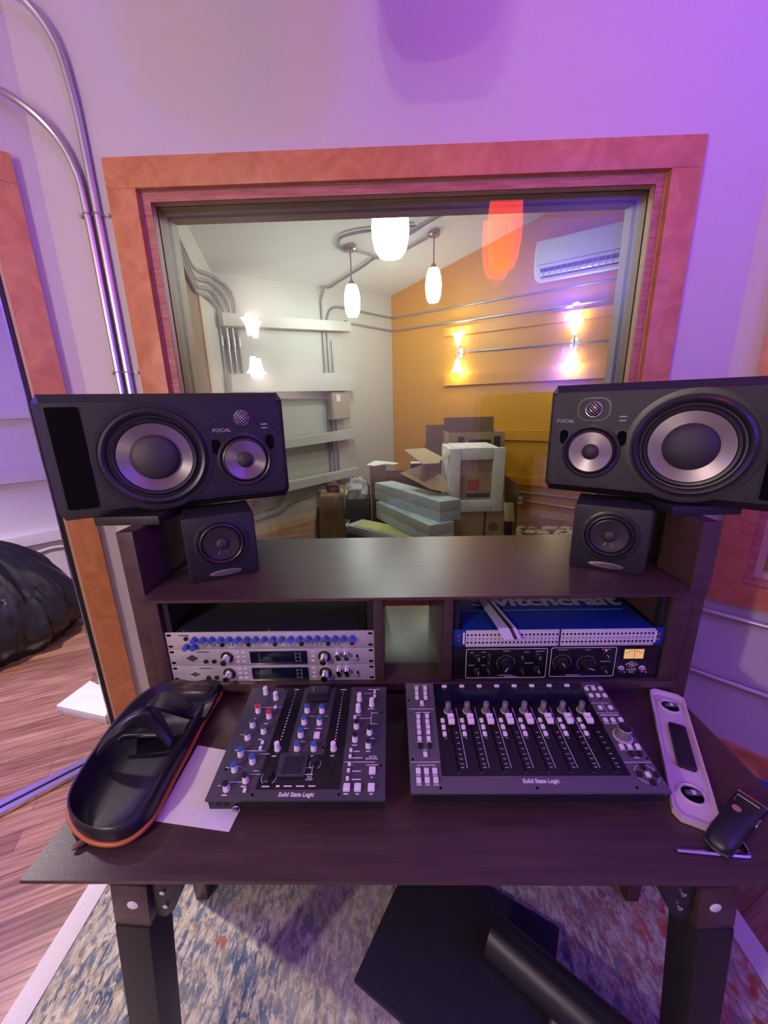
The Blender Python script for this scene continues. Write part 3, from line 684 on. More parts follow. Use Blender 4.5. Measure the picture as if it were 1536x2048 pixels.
q = [P(692, 1048, Z=zt3), P(725, 1036, Z=zt3)]
d = (P(830, 1079, Z=zt3)-q[0]); d = d/d.length*1.25
top3 = [q[0], q[0]+d, q[1]+d, q[1]]
t = thing('acoustic_panel', 'lowest acoustic panel with bare yellow top, poking out left under the grey-blue stack', 'acoustic panel', sum(top3, Vector())/4, group=g)
T = Matrix.Translation(-t.location)
slab('frame', top3, zt3-.012, .105, panel_blue, t, T)
c = sum(top3, Vector())/4; inn = [c+(p-c)*.86 for p in top3]
slab('fibre_core', inn, zt3-.004, zt3-.03, yellow, t, T, 0)
slab3 = [c+(p-c)*.98 for p in top3]
o = slab('flat_carton', slab3, .104, 0.0, card_dark); tag(o, 'brown flat carton under the lowest acoustic panel', 'box')

def fbox(name, label, cat, u0, u1, vt, Y, dep, z0, m=card, ztop=None, parts=None, yaw=0, group=None):
    """a box whose near face spans the picture columns u0..u1 at distance Y"""
    a = P(u0, vt, Y=Y); b_ = P(u1, vt, Y=Y); zt = a.z if ztop is None else ztop
    R = RZ(yaw); w_ = b_.x-a.x
    t = thing(name, label, cat, ((a.x+b_.x)/2, Y, z0), R, group)
    return t, w_, zt-z0
def carton_panels(t, wd, dp, h, m, th=.006, open_top=True):
    b = MB()
    b.box((0, th/2, h/2), (wd, th, h)); b.box((0, dp-th/2, h/2), (wd, th, h))
    b.box((-wd/2+th/2, dp/2, h/2), (th, dp-2*th, h)); b.box((wd/2-th/2, dp/2, h/2), (th, dp-2*th, h)); b.box((0, dp/2, th/2), (wd-2*th, dp-2*th, th))
    if not open_top: b.box((0, dp/2, h-th/2), (wd-2*th, dp-2*th, th))
    return b.build('carton_body', m, t, smooth=0)
# lower carton carrying the white-framed one
t, w_, h = fbox('cardboard_box', 'brown carton standing under the white foam-framed box', 'box', 890, 1008, 1024, 3.55, .55, 0)
zl = h
carton_panels(t, w_, .55, h, card, open_top=False)
MB().box((w_*.18, -.0012, h/2), (.02, .002, h*.98)).build('tape_strip', mat('tape_dark', (.10, .06, .035), .4), t)
MB().lathe([(0, 0), (.05, 0)], (w_*.33, -.0014, h*.62), (0, -1, 0), 20).build('round_mark', card_dark, t)
# white-framed box
t, w_, h = fbox('cardboard_box', 'carton edged with white foam frame strips, standing on a brown carton', 'box', 898, 1010, 897, 3.56, .50, zl+.002)
MB().box((0, .25, h/2), (w_-.03, .47, h-.03), .004).build('carton_body', card, t)
fw = .105
for x in (-w_/2+fw/2, w_/2-fw/2): MB().box((x, -.008, h/2), (fw, .05, h), .008).build('foam_strip', foam_white, t)
for z in (fw/2, h-fw/2): MB().box((0, -.003, z), (w_-2*fw-.004, .045, fw*1.05), .008).build('foam_strip', foam_white, t)
MB().box((-w_/2+.022, .25, h/2), (.05, .46, h), .008).build('foam_strip', foam_white, t)
MB().box((0, .25, h-.018), (w_-.11, .45, .045), .008).build('foam_strip', foam_white, t)
MB().box((-.02, .013, h*.42), (.10, .006, .10)).build('orange_print', ink_orange, t)
MB().box((.03, .013, h*.25), (.22, .006, .035)).build('dark_print', ink, t)
# tall open carton behind
t, w_, h = fbox('cardboard_box', 'tall printed carton behind the white foam-framed box, back flap raised', 'box', 897, 1010, 866, 4.25, .40, 0)
carton_panels(t, w_, .45, h, card)
for x, ww in ((-w_*.27, .07), (w_*.37, .07)): MB().box((x, -.0012, h-.11), (ww, .002, .13)).build('dark_print', ink, t)
MB().box((w_*.06, -.0012, h-.11), (.24, .002, .06)).build('dark_print', ink, t)
MB().box((-w_*.02, .393, h+.075), (w_*.95, .006, .15)).build('flap', card_dark, t)
# carton with big dark side left of it
t, w_, h = fbox('cardboard_box', 'tall dark brown carton rising left of the printed carton', 'box', 852, 925, 850, 4.72, .02, 0)
MB().box((0, .01, h/2), (w_, .012, h)).build('side_panel', card_dark, t); MB().box((w_/2-.006, .12, h/2), (.012, .20, h-.02)).build('side_panel', card_dark, t)
MB().box((-w_/2+.006, .12, h*.4), (.012, .20, h*.8)).build('side_panel', card_dark, t)
# open carton with flaps, left
t, w_, h = fbox('cardboard_box', 'open brown carton with raised flaps behind the acoustic panel stack', 'box', 741, 868, 950, 4.36, .30, 0)
carton_panels(t, w_, .30, h, card_dark)
def flap(pts, th=.006, nm='flap', m=card, par=t):
    a = [Vector(p) for p in pts]; n = (a[1]-a[0]).cross(a[2]-a[0]).normalized()*th; k = len(a)
    b = MB(Matrix.Translation(-par.location)) ; b.add(a+[p+n for p in a], [tuple(range(k-1, -1, -1)), tuple(range(k, 2*k))]+[(i, (i+1) % k, k+(i+1) % k, k+i) for i in range(k)])
    return b.build(nm, m, par, smooth=0)
Y = 4.35
flap([P(741, 966, Y=Y), P(772, 962, Y=Y), P(772, 931, Y=Y+.02), P(739, 932, Y=Y+.02)], m=card_dark)
flap([P(808, 899, Y=3.75), P(850, 896, Y=4.05), P(883, 913, Y=4.0), P(879, 926, Y=3.7), P(846, 928, Y=3.55)], m=card_in)
flap([P(800, 946, Y=3.9), P(846, 928, Y=3.85), P(900, 960, Y=3.62), P(898, 985, Y=3.5), P(860, 978, Y=3.5)], m=card)
flap([P(878, 918, Y=3.6), P(902, 897, Y=3.6), P(904, 905, Y=3.54), P(885, 922, Y=3.54)], m=card_in)
# white torn foam sheet lying on the flap
o = MB().grid([[P(733, 929, Y=3.80), P(750, 921, Y=3.95), P(765, 922, Y=3.95), P(798, 926, Y=3.95)], [P(735, 930, Y=3.78), P(748, 932, Y=3.72), P(768, 928, Y=3.72), P(790, 929, Y=3.75)], [P(735, 931, Y=3.78), P(748, 934, Y=3.73), P(768, 930, Y=3.73), P(790, 930.5, Y=3.76)]]).build('foam_sheet', foam_white)
tag(o, 'torn white foam sheet resting on the raised carton flap', 'foam sheet')
t, w_, h = fbox('small_box', 'small black box with white top edge beside the cream flap', 'box', 822, 845, 928, 4.2, .12, P(830, 948, Y=4.2).z)
MB().box((0, .06, h/2), (w_, .12, h), .004).build('box_body', black_plastic, t); MB().box((0, .06, h+.004), (w_, .12, .008)).build('lid', white_paper, t)
# bags on the left
bagm = mat('brown_paper_bag', (0.58, 0.38, 0.14), 0.6, noise=(9, (0.48, 0.30, 0.11), .4, .6), bump=(20, .3))
t, w_, h = fbox('paper_bag', 'brown paper sack wrapped in clear plastic, left of the dark carton', 'bag', 634, 684, 990, 3.50, .30, 0)
b = MB(); rows = []
for z, k in ((0, 1), (.02, 1.02), (h*.5, 1.03), (h*.86, 1.0), (h*.95, .93), (h*1.0, .80), (h*1.01, .55)):
    rr = rrect(0, .15, w_*k, .30*k, .05*k, 3); rows.append([(x+random.uniform(-.006, .006), y+random.uniform(-.006, .006), z) for x, y in rr])
b.grid(rows, True); n = len(rows[0]); b.f.append(tuple(range(6*n, 7*n))); b.f.append(tuple(range(n-1, -1, -1))); b.build('sack', bagm, t, 60)
plastic = glass_mat('clear_plastic_film', (0.94, 0.945, 0.94), 1.6)
b = MB(); rows = []
for z, k in ((0.001, 1.45), (h*.3, 1.25), (h*.7, 1.13), (h*.98, 1.10), (h*1.05, .9), (h*1.07, .5)):
    rr = rrect(-.015*(1-z/h), .15, w_*k, .30*k, .06*k, 4); rows.append([(x+random.uniform(-.02, .02)*k, y+random.uniform(-.02, .02), z+(random.uniform(-.02, .02) if z > .01 else 0)) for x, y in rr])
b.grid(rows, True); b.build('plastic_wrap', plastic, t, 30)
ht = h
p = P(661, 1003, Y=3.40); t = thing('small_box', 'small dark red box holding metal parts on top of the brown sack', 'box', (p.x, 3.60, ht*1.012)); 
MB().box((0, 0, .035), (.115, .07, .07), .003).build('box_body', mat('maroon_card', (.07, .02, .018), .4), t)
MB().box((.01, -.0355, .03), (.08, .001, .03)).build('label_patch', mat('maroon_label', (.30, .16, .14), .5), t)
for k in (-.02, .02): MB().cyl((k, 0, .07), (k+.01, 0, .095), .011).build('metal_part', brass, t)
t, w_, h = fbox('cardboard_box', 'dark grey carton with a crumpled clear plastic bag on top', 'box', 688, 738, 1000, 4.28, .34, 0)
MB().box((0, .17, h/2), (w_, .34, h), .006).build('carton_body', mat('dark_grey_card', (.055, .058, .062), .6), t)
rnd = random.Random(3); b = MB(); rows = []; hh = .22
for z, k in ((0.003, 1.0), (hh*.3, 1.05), (hh*.55, .95), (hh*.8, .7), (hh, .35)):
    rr = rrect(0, .17, w_*k, .33*k, .06*k, 5); rows.append([(x+rnd.uniform(-.025, .025)*(z > .01), y+rnd.uniform(-.025, .025)*(z > .01), h+z+rnd.uniform(-.03, .03)*(z > .01)) for x, y in rr])
b.grid(rows, True); n = len(rows[0]); b.f.append(tuple(range(4*n, 5*n)))
wrapm = mat('crumpled_plastic', (0.60, 0.61, 0.60), 0.22, noise=(10, (0.32, 0.33, 0.33), .42, .58), bump=(18, .9))
b.build('plastic_bag', wrapm, t, 25)
# right of the white-framed box
t = thing('cardboard_box', 'flattened brown carton flap leaning right of the white foam-framed box', 'box', P(1026, 1000, Y=3.7)*1)
t.location.z = 0; bpy.context.view_layer.update()
flap([P(1010, 950, Y=3.9), P(1040, 972, Y=3.7), P(1036, 990, Y=3.7), P(1010, 985, Y=3.9)], m=card_dark, par=t)
flap([P(1010, 985, Y=3.9), P(1036, 990, Y=3.7), P(1030, 1075, Y=3.7), P(1010, 1075, Y=3.9)], m=card_dark, par=t)
t = thing('paper_sack', 'torn open black sack with cream inside, right of the brown carton', 'bag', (P(1018, 1040, Y=3.45).x, 3.45, 0))
b = MB(Matrix.Translation(-t.location)); rows = [[P(u, v, Y=y) for u, y in ((1008, 3.40), (1014, 3.34), (1024, 3.36), (1030, 3.45))] for v in (1042, 1060, 1085)]
b.grid(rows); b.build('sack_body', black_plastic, t)
b = MB(Matrix.Translation(-t.location)); b.grid([[P(u+dx, v, Y=y-dy) for u, y in ((1008, 3.40), (1014, 3.34), (1022, 3.36), (1028, 3.45))] for v, dx, dy in ((1005, -1, -.05), (1018, 0, .0), (1043, 2, .02))]); b.build('torn_lining', card_in, t)
# crumpled packing paper, countable sheets
rnd = random.Random(11); pk = mat('packing_paper', (0.62, 0.53, 0.38), 0.7)
placed = []
while len(placed) < 22:
    u = 1030+rnd.random()*125; v = 1054+rnd.random()*24; p = P(u, v, Z=.03); r = .036+.034*rnd.random()
    if any((p-q_).xy.length < (r+r_)*1.12 for q_, r_ in placed): continue
    placed.append((p, r))
    b = MB(); rows = []
    for k in range(5):
        th = PI*(k+.5)/5; rows.append([(r*math.sin(th)*math.cos(2*PI*j/9)*rnd.uniform(.6, 1.2)*1.4, r*math.sin(th)*math.sin(2*PI*j/9)*rnd.uniform(.6, 1.2), r*.5*(1-math.cos(th))*rnd.uniform(.8, 1.1)) for j in range(9)])
    b.grid(rows, True); b.f.append(tuple(range(8, -1, -1))); b.f.append(tuple(range(36, 45)))
    b.M = Matrix.Identity(4); o = b.build('packing_paper', pk, None, 0); o.location = (p.x, p.y, 0.0)
    tag(o, 'cream crumpled packing paper on the live room floor by the right cube speaker', 'packing paper', 'crumpled packing paper on the floor')
p = P(596, 1077, Z=.1); o = MB().box((0, 0, .0), (.22, .08, .02)).build('foam_strip', foam_white); o.location = (p.x, p.y, 0.0)
tag(o, 'white foam strip on the floor left of the brown sack', 'foam strip')

# ------------------------------------------------------------------ booth through the doorway
bagbl = mat('black_bin_bag', (0.010, 0.010, 0.013), 0.25, bump=(30, .5))
rnd = random.Random(5)
t = thing('garbage_bag', 'full black garbage bag on the booth floor at the left picture edge', 'garbage bag', (-2.50, 2.06, 0))
from mathutils import noise as mn
b = MB(); rows = []; NB_ = 110
for i in range(46):
    f = i/45; z = .70*f; k = (max(0, 1-((f-.22)/.80)**2)**.62 if f > .22 else .80+.20*math.sin(f/.22*PI/2))*(1-.35*max(0, f-.45))
    row = []
    for j in range(NB_):
        a = 2*PI*j/NB_; ca, sa = math.cos(a), math.sin(a)
        fold = abs(mn.noise(Vector((ca*3.1, sa*3.1, z*1.6))))+.5*abs(mn.noise(Vector((ca*7, sa*7, z*3.2+5))))
        rr = .40*k*(.90+.30*fold)*(1+.16*max(0, math.cos(a-1.0))**4)
        row.append((rr*ca, rr*sa, max(0, z+(.03*mn.noise(Vector((ca*4, sa*4, z*6)))*f if i else 0))))
    rows.append(row)
b.grid(rows, True); b.f.append(tuple(range(NB_-1, -1, -1))); b.f.append(tuple(range(45*NB_, 46*NB_))); b.build('bag', bagbl, t, 60)
pine = mat('pale_pine', (0.70, 0.76, 0.70), 0.55, grain=((3, 40, 10), (0.82, 0.86, 0.80), .8))
zp = .045; c4 = [P(111, 1412, Z=zp), P(176, 1360, Z=zp), P(213+6, 1430, Z=zp)]
c3 = c4[2]+(c4[1]-c4[0])
q = [c4[0], c4[2], c3, c4[1]]
q = [P(112, 1411, Z=zp), P(210, 1433, Z=zp), P(240, 1390, Z=zp), P(180, 1361, Z=zp)]
o = slab('wood_plank', q, zp, 0, pine, bev=.002); tag(o, 'short pale pine plank on the booth floor beside the doorway', 'plank')
p = P(128, 1172, Z=0); t = thing('spray_bottle', 'small white bottle with dark nozzle by the booth wall', 'bottle', p)
MB().lathe([(0, 0), (.035, 0), (.038, .01), (.038, .09), (.03, .12), (.014, .14)], seg=18).build('bottle_body', white_plastic, t)
MB().lathe([(.015, .14), (.015, .165), (.006, .17), (.005, .23), (0, .232)], seg=12).build('nozzle', black_plastic, t)
MB().lathe([(.0385, .035), (.0385, .065)], seg=18).build('label_band', mat('bottle_label', (.05, .05, .12), .5), t)
p = P(146, 1216, Z=0); t = thing('scrub_brush', 'yellow scrub brush on the booth floor right of the garbage bag', 'brush', p, RZ(.5))
MB().box((0, 0, .055), (.19, .07, .03), .012).build('brush_back', mat('yellow_plastic', (.72, .62, .03), .4), t)
MB().box((0, 0, .02), (.18, .06, .04), .004).build('bristles', black_plastic, t)
t = thing('dustpan', 'dark blue dustpan lying at the booth wall beside the brush', 'dustpan', P(152, 1192, Z=0), RZ(.6))
MB().box((0, 0, .01), (.24, .2, .012), .004).build('pan', mat('navy_plastic', (.015, .012, .06), .4), t); MB().box((0, .105, .03), (.24, .012, .05), .004).build('rim', mat('navy_plastic', (.015, .012, .06), .4), t)
# booth lamp, out of view above the doorway
t = thing('ceiling_light', 'round lit ceiling lamp of the booth, out of view above the doorway', 'ceiling light', (-1.95, 1.38, 2.615))
MB().lathe([(.16, 0), (.16, -.03), (.12, -.06), (0, -.065)], seg=28).build('diffuser', emis('lit_booth_diffuser', C_BOOTH, 6), t)
l = bpy.data.lights.new('downlight', 'SPOT'); l.energy = L_BOOTH; l.color = C_BOOTH; l.spot_size = math.radians(95); l.spot_blend = .5; l.shadow_soft_size = .06
o = bpy.data.objects.new('bulb', l); COL.objects.link(o); o.parent = t; o.location = (0, 0, -.11)
t = thing('led_tube', 'violet lit LED tube high on the booth west side, out of view', 'LED tube', (-3.3, 1.2, 2.3))
MB().cyl((-.3, 0, 0), (.3, 0, 0), .02).build('tube', emis('lit_violet_tube', C_BOOTH_V, 10), t)
lamp('diode_row', (0, .05, -.06), L_BOOTH_V, C_BOOTH_V, .08, t)
# ------------------------------------------------------------------ rug
rm = bpy.data.materials.new('distressed_rug'); rm.use_nodes = True; nt = rm.node_tree; bs = nt.nodes['Principled BSDF']
tc = nt.nodes.new('ShaderNodeTexCoord')
def nnoise(scale, det, dist, sx=(1, 1, 1), rough=.6):
    m_ = nt.nodes.new('ShaderNodeMapping'); m_.inputs['Scale'].default_value = sx; nt.links.new(tc.outputs['Object'], m_.inputs['Vector'])
    n_ = nt.nodes.new('ShaderNodeTexNoise'); n_.inputs['Scale'].default_value = scale; n_.inputs['Detail'].default_value = det; n_.inputs['Distortion'].default_value = dist; n_.inputs['Roughness'].default_value = rough
    nt.links.new(m_.outputs['Vector'], n_.inputs['Vector']); return n_.outputs['Fac']
def ramp(f, stops):
    r_ = nt.nodes.new('ShaderNodeValToRGB'); e = r_.color_ramp.elements
    while len(e) < len(stops): e.new(.5)
    for k, (p_, c_) in enumerate(stops): e[k].position = p_; e[k].color = tuple(c_)+(1,) if len(c_) == 3 else c_
    nt.links.new(f, r_.inputs['Fac']); return r_.outputs['Color']
def mixc(f, a, b_):
    m_ = nt.nodes.new('ShaderNodeMix'); m_.data_type = 'RGBA'; nt.links.new(f, m_.inputs['Factor'])
    for k, s_ in (('A', a), ('B', b_)):
        if isinstance(s_, tuple): m_.inputs[k].default_value = s_+(1,)
        else: nt.links.new(s_, m_.inputs[k])
    return m_.outputs['Result']
base = ramp(nnoise(52, 5, .6, (1.3, .7, 1)), [(.36, (.30, .27, .17)), (.50, (.48, .45, .31)), (.66, (.62, .60, .44))])
bl = ramp(nnoise(38, 7, .8, (1.6, .55, 1), .70), [(.475, (0, 0, 0)), (.56, (1, 1, 1))])
blm = ramp(nnoise(2.3, 2, .3), [(.36, (0.15, 0.15, 0.15)), (.58, (1, 1, 1))])
mm = nt.nodes.new('ShaderNodeMath'); mm.operation = 'MULTIPLY'; nt.links.new(bl, mm.inputs[0]); nt.links.new(blm, mm.inputs[1])
bcol = ramp(nnoise(9, 2, .2), [(.4, (.065, .10, .145)), (.6, (.18, .215, .235))])
c1 = mixc(mm.outputs[0], base, bcol)
sx_ = nt.nodes.new('ShaderNodeSeparateXYZ'); nt.links.new(tc.outputs['Object'], sx_.inputs[0])
mr = nt.nodes.new('ShaderNodeMapRange'); mr.inputs['From Min'].default_value = .25; mr.inputs['From Max'].default_value = .75; nt.links.new(sx_.outputs['X'], mr.inputs['Value'])
rd = ramp(nnoise(26, 6, .8, (1.4, .7, 1), .7), [(.47, (0, 0, 0)), (.58, (1, 1, 1))])
m2 = nt.nodes.new('ShaderNodeMath'); m2.operation = 'MULTIPLY'; nt.links.new(rd, m2.inputs[0]); nt.links.new(mr.outputs['Result'], m2.inputs[1])
c2 = mixc(m2.outputs[0], c1, ramp(nnoise(7, 2, .3), [(.42, (.30, .055, .05)), (.58, (.42, .13, .055))]))
sp = ramp(nnoise(5, 4, .6), [(.66, (0, 0, 0)), (.69, (1, 1, 1))])
m3 = nt.nodes.new('ShaderNodeMath'); m3.operation = 'MULTIPLY'; m3.inputs[1].default_value = .7; nt.links.new(sp, m3.inputs[0])
c3_ = mixc(m3.outputs[0], c2, (.34, .085, .03))
nt.links.new(c3_, bs.inputs['Base Color']); bs.inputs['Roughness'].default_value = .95; bs.inputs['Specular IOR Level'].default_value = .1
bpn = nt.nodes.new('ShaderNodeBump'); bpn.inputs['Strength'].default_value = .5; bpn.inputs['Distance'].default_value = .004
nt.links.new(nnoise(220, 2, 0), bpn.inputs['Height']); nt.links.new(bpn.outputs['Normal'], bs.inputs['Normal'])
rug = thing('area_rug', 'distressed blue, beige and rust rug with pale edge under the desk', 'rug', (0, .35, 0))
MB().box((0, .0, .005), (1.78, 1.90, .009), .003).build('pile', rm, rug)
fr = mat('rug_border', (0.66, 0.62, 0.60), 0.95, bump=(160, .5))
for s in (-1, 1): MB().box((s*.921, .0, .0055), (.060, 1.90, .010), .003).build('border', fr, rug)

# ------------------------------------------------------------------ the studio desk
DX = .044; YF = .395; ZD = .735
desk = thing('studio_desk', 'dark espresso studio desk with two rack bays, raised shelf and speaker platforms', 'desk', (DX, .77, 0))
def kb(): return MB(Matrix.Translation(-desk.location))
# worktop with an undercut front edge
b = kb(); hw = .607; prof = [(YF, ZD), (1.13, ZD), (1.13, ZD-.025), (YF+.035, ZD-.025), (YF, ZD-.007)]
rows = [[(DX+s*hw, y, z) for y, z in prof] for s in (-1, 1)]
b.v += [tuple(b.M @ Vector(p)) for r in rows for p in r]; n = 5
b.f += [(k, (k+1) % n, n+(k+1) % n, n+k) for k in range(n)]+[tuple(range(n-1, -1, -1)), tuple(range(n, 2*n))]
b.build('worktop', desk_wood, desk, smooth=0)
ZS = 1.005; YS = .744; hs = .5985
b = kb(); prof = [(YS, ZS), (1.135, ZS), (1.135, ZS-.022), (YS+.034, ZS-.022), (YS, ZS-.007)]
rows = [[(DX+s*(hs if i < 3 or i == 4 else hs-.03), y, z) for i, (y, z) in enumerate(prof)] for s in (-1, 1)]
b.v += [tuple(b.M @ Vector(p)) for r in rows for p in r]
b.f += [(k, (k+1) % n, n+(k+1) % n, n+k) for k in range(n)]+[tuple(range(n-1, -1, -1)), tuple(range(n, 2*n))]
b.build('top_shelf', desk_wood, desk, smooth=0)
XL0, XL1, XR0, XR1 = -.5345, -.0475, .133, .612
def panel(nm, x0, x1, y0, y1, z0, z1, m=desk_wood, bev=.001):
    return kb().box(((x0+x1)/2, (y0+y1)/2, (z0+z1)/2), (x1-x0, y1-y0, z1-z0), bev).build(nm, m, desk)
panel('bay_floor', -.565, .653, .765, 1.13, .7515, .7705)
panel('bay_floor_rail', -.558, .646, .775, 1.12, .7355, .751)
for x0, x1 in ((-.565, XL1*0+XL0-.001), (XL1+.001, XL1+.021), (XR0-.021, XR0-.001), (XR1+.001, .653)):
    panel('bay_divider', x0, x1, .772, 1.12, .771, .9825)
for s in (-1, 1):
    x = DX-.0005+s*.6255
    panel('side_panel', x-.0182, x+.0182, .78, 1.135, 0, 1.150)
    panel('speaker_platform', x-.10 if s < 0 else x-.05, x+.05 if s < 0 else x+.10, .83, 1.16, 1.1505, 1.171, leg_black)
# rack rails
for x in (XL0+.008, XL1-.008, XR0+.008, XR1-.008):
    panel('rack_rail', x-.007, x+.007, .783, .80, .772, .975, dark_metal, 0)
# legs
for s, x0 in ((-1, -.411), (1, .470)):
    def lp(z, dx=0): return Vector((x0+s*.060*(.71-z)/.4*.75+dx, .432, z))
    kb().beam(lp(.709), lp(.62), .056, .056, up=(0, 1, 0), bev=.002).build('leg_block', desk_wood, desk)
    kb().beam(lp(.6195), lp(.004), .054, .060, up=(0, 1, 0), bev=.002).build('leg', leg_black, desk)
    kb().lathe([(0, .0012), (.007, .001), (.0085, 0), (.0085, -.002)], lp(.667)+Vector((-s*.004, -.0285, 0)), (0, -1, 0), 18).build('bolt', white_plastic, desk)
    xi = lp(.68).x-s*.0285
    pts = [(xi, .7095), (xi, .628), (xi-s*.014, .624), (xi-s*.030, .640), (xi-s*.050, .690), (xi-s*.052, .7095)]
    if s > 0: pts = pts[::-1]
    MB(Matrix.Translation(-desk.location) @ Matrix.Rotation(PI/2, 4, 'X')).prism(pts, -.470, -.412, .003).build('leg_bracket', black_plastic, desk)
    for k in (0, 1): kb().lathe([(.004, 0), (.004, .003), (0, .0035)], (xi-s*.020, .4115, .655+k*.03), (0, -1, 0), 12).build('bracket_screw', chrome, desk)
kb().box((DX, 1.08, .45), (1.21, .018, .42)).build('modesty_panel', desk_wood, desk)

# ------------------------------------------------------------------ big three-way monitors
def ringprof(b, c, prof, seg=48): return b.lathe(prof, c, (0, -1, 0), seg)
def big_speaker(label, a, yaw, mirror):
    """front lower edge starts at a; local x along the front, y into the cabinet"""
    t = thing('studio_monitor', label, 'speaker', a, RZ(yaw), 'large horizontal studio monitors')
    W_, H_, Dp = .505, .268, .36
    mx_ = (lambda x: W_-x) if mirror else (lambda x: x)
    # cabinet with chamfered front edges and a recessed slot port at the outer end
    b = MB(); ch = .018
    b.prism([(0, ch), (ch, 0), (W_-ch, 0), (W_, ch), (W_, Dp), (0, Dp)], ch, H_-ch)
    T = b
    # top and bottom chamfers
    for z0, z1 in ((0, ch), (H_, H_-ch)):
        lo = [(ch*.6, ch), (W_-ch*.6, ch), (W_-ch*.6, Dp), (ch*.6, Dp)]
        v0 = [(x, y, z0) for x, y in lo]; v1 = [(x, y, z1) for x, y in [(0, ch), (ch, 0), (W_-ch, 0), (W_, ch), (W_, Dp), (0, Dp)]]
        o = len(b.v); b.add(v0+v1, [(0, 1, 2, 3), (0, 4, 5), (0, 5, 6, 1), (1, 6, 7), (1, 7, 8, 2), (2, 8, 9, 3), (3, 9, 4, 0)])
    b.build('cabinet', spk_black, t, smooth=20)
    # front baffle, slightly proud
    x0, x1 = (.085, W_-.012) if not mirror else (.012, W_-.085)
    bz0, bz1 = .026, H_-.026
    b = MB(Matrix.Rotation(PI/2, 4, 'X')); b.prism(rrect((x0+x1)/2, H_/2, x1-x0, bz1-bz0, .004, 2), .0005, .004); b.build('baffle', spk_black, t)
    s0, s1 = (.024, .080) if not mirror else (W_-.080, W_-.024)
    b = MB(Matrix.Rotation(PI/2, 4, 'X')); b.prism(rrect((s0+s1)/2, H_/2, s1-s0, bz1-bz0, .004, 2), .0003, .0022); b.build('slot_port', port_black, t)
    # woofer
    wx, wz = mx_(.205), .128
    b = MB(); ringprof(b, (wx, -.0042, wz), [(.123, 0), (.123, .0008), (.118, .0012), (.111, .0012), (.110, .0004)], 64); b.build('woofer_trim', spk_gloss, t)
    b = MB(); ringprof(b, (wx, -.0045, wz), [(.108, .000), (.107, .005), (.102, .008), (.096, .006), (.092, .001), (.0885, .0005), (.087, .005), (.083, .0095), (.078, .008), (.0755, .002)], 64); b.build('woofer_surround', spk_gloss, t)
    cone = MB(); ringprof(cone, (0, 0, 0), [(.0760, .006), (.050, .0006)], 64); cone.build('woofer_cone', cone_alu, t, loc=(wx, -.0042, wz))
    b = MB(); ringprof(b, (wx, -.0042, wz), [(.0505, .0008)]+[(.0500*math.cos(a), .0015+.019*math.sin(a)) for a in [k*PI/2/8 for k in range(9)]], 48); b.build('dust_cap', cap_dark, t)
    for k in range(6):
        a = k*PI/3+PI/6
        MB().lathe([(.0045, 0), (.0045, .0018), (.002, .0018), (.002, .0008), (0, .0008)], (wx+.117*math.cos(a), -.0042, wz+.117*math.sin(a)), (0, -1, 0), 12).build('screw', spk_gloss, t)
    # mid driver
    cx, cz = mx_(.398), .107
    b = MB(); ringprof(b, (cx, -.0042, cz), [(.0655, 0), (.065, .003), (.060, .0045), (.0565, .003), (.0548, .001), (.053, .0045), (.050, .006), (.0475, .004)], 48); b.build('midrange_surround', spk_gloss, t)
    b = MB(); ringprof(b, (0, 0, 0), [(.0482, .005), (.019, .0006)], 48); b.build('midrange_cone', cone_alu, t, loc=(cx, -.0042, cz))
    b = MB(); ringprof(b, (cx, -.0042, cz), [(.0195, .0008)]+[(.0190*math.cos(a), .001+.010*math.sin(a)) for a in [k*PI/2/7 for k in range(8)]], 32); b.build('midrange_cap', cap_dark, t)
    MB().lathe([(.0999, .0002), (.1002, .0009), (.101, .0009), (.1013, .0002)], (cx, -.0041, cz+.012), (0, -1, 0), 64).build('plate_ring', spk_gloss, t)
    # tweeter in its recessed pod with a round mesh grille
    tx, tz = mx_(.400), .209
    b = MB(Matrix.Rotation(PI/2, 4, 'X')); b.prism(rrect(tx, tz, .073, .056, .022, 6), .0041, .0055); b.build('tweeter_pod', spk_gloss, t)
    b = MB(Matrix.Rotation(PI/2, 4, 'X')); b.prism(rrect(tx, tz, .066, .049, .020, 6), .0056, .0060); b.build('tweeter_plate', spk_black, t)
    b = MB(); ringprof(b, (tx, -.0062, tz), [(.0168*math.cos(a), .007*math.sin(a)) for a in [k*PI/2/5 for k in range(6)]], 24); b.build('tweeter_dome', dark_metal, t)
    b = MB(); q = []
    def dome(x, z): 
        r2 = (x*x+z*z)/.0178**2
        return (tx+x, -.0064-.0085*math.sqrt(max(0, 1-r2)), tz+z)
    R_ = .0175; st = .0058
    for sg in (1, -1):
        for k in range(-7, 8):
            pts = []
            for j in range(-12, 13):
                u_ = j*R_/9; x = (u_+k*st*.707)*.9; z = sg*(u_-k*st*.707)*.9
                if x*x+z*z < R_*R_: pts.append(dome(x, z))
            if len(pts) > 2: b.tube(pts, .00055, 5)
    b.tube([dome(R_*math.cos(a), R_*math.sin(a)) for a in [k*2*PI/28 for k in range(28)]], .0008, 6, closed=True)
    b.build('tweeter_grille', chrome, t)
    # two small oval ports
    for px_, pz in ((mx_(.335), .142), (mx_(.462), .148)) if not mirror else ((mx_(.462), .142), (mx_(.335), .142)):
        b = MB(Matrix.Rotation(PI/2, 4, 'X')); b.prism(rrect(px_, pz, .0245, .041, .012, 6), .0041, .0052); b.build('port_rim', spk_gloss, t)
        b = MB(Matrix.Rotation(PI/2, 4, 'X')); b.prism(rrect(px_, pz, .020, .036, .0099, 6), .00525, .0056); b.build('port', port_black, t)
    Rf = Matrix.Rotation(PI/2, 3, 'X')
    lx = .352 if not mirror else W_-.462
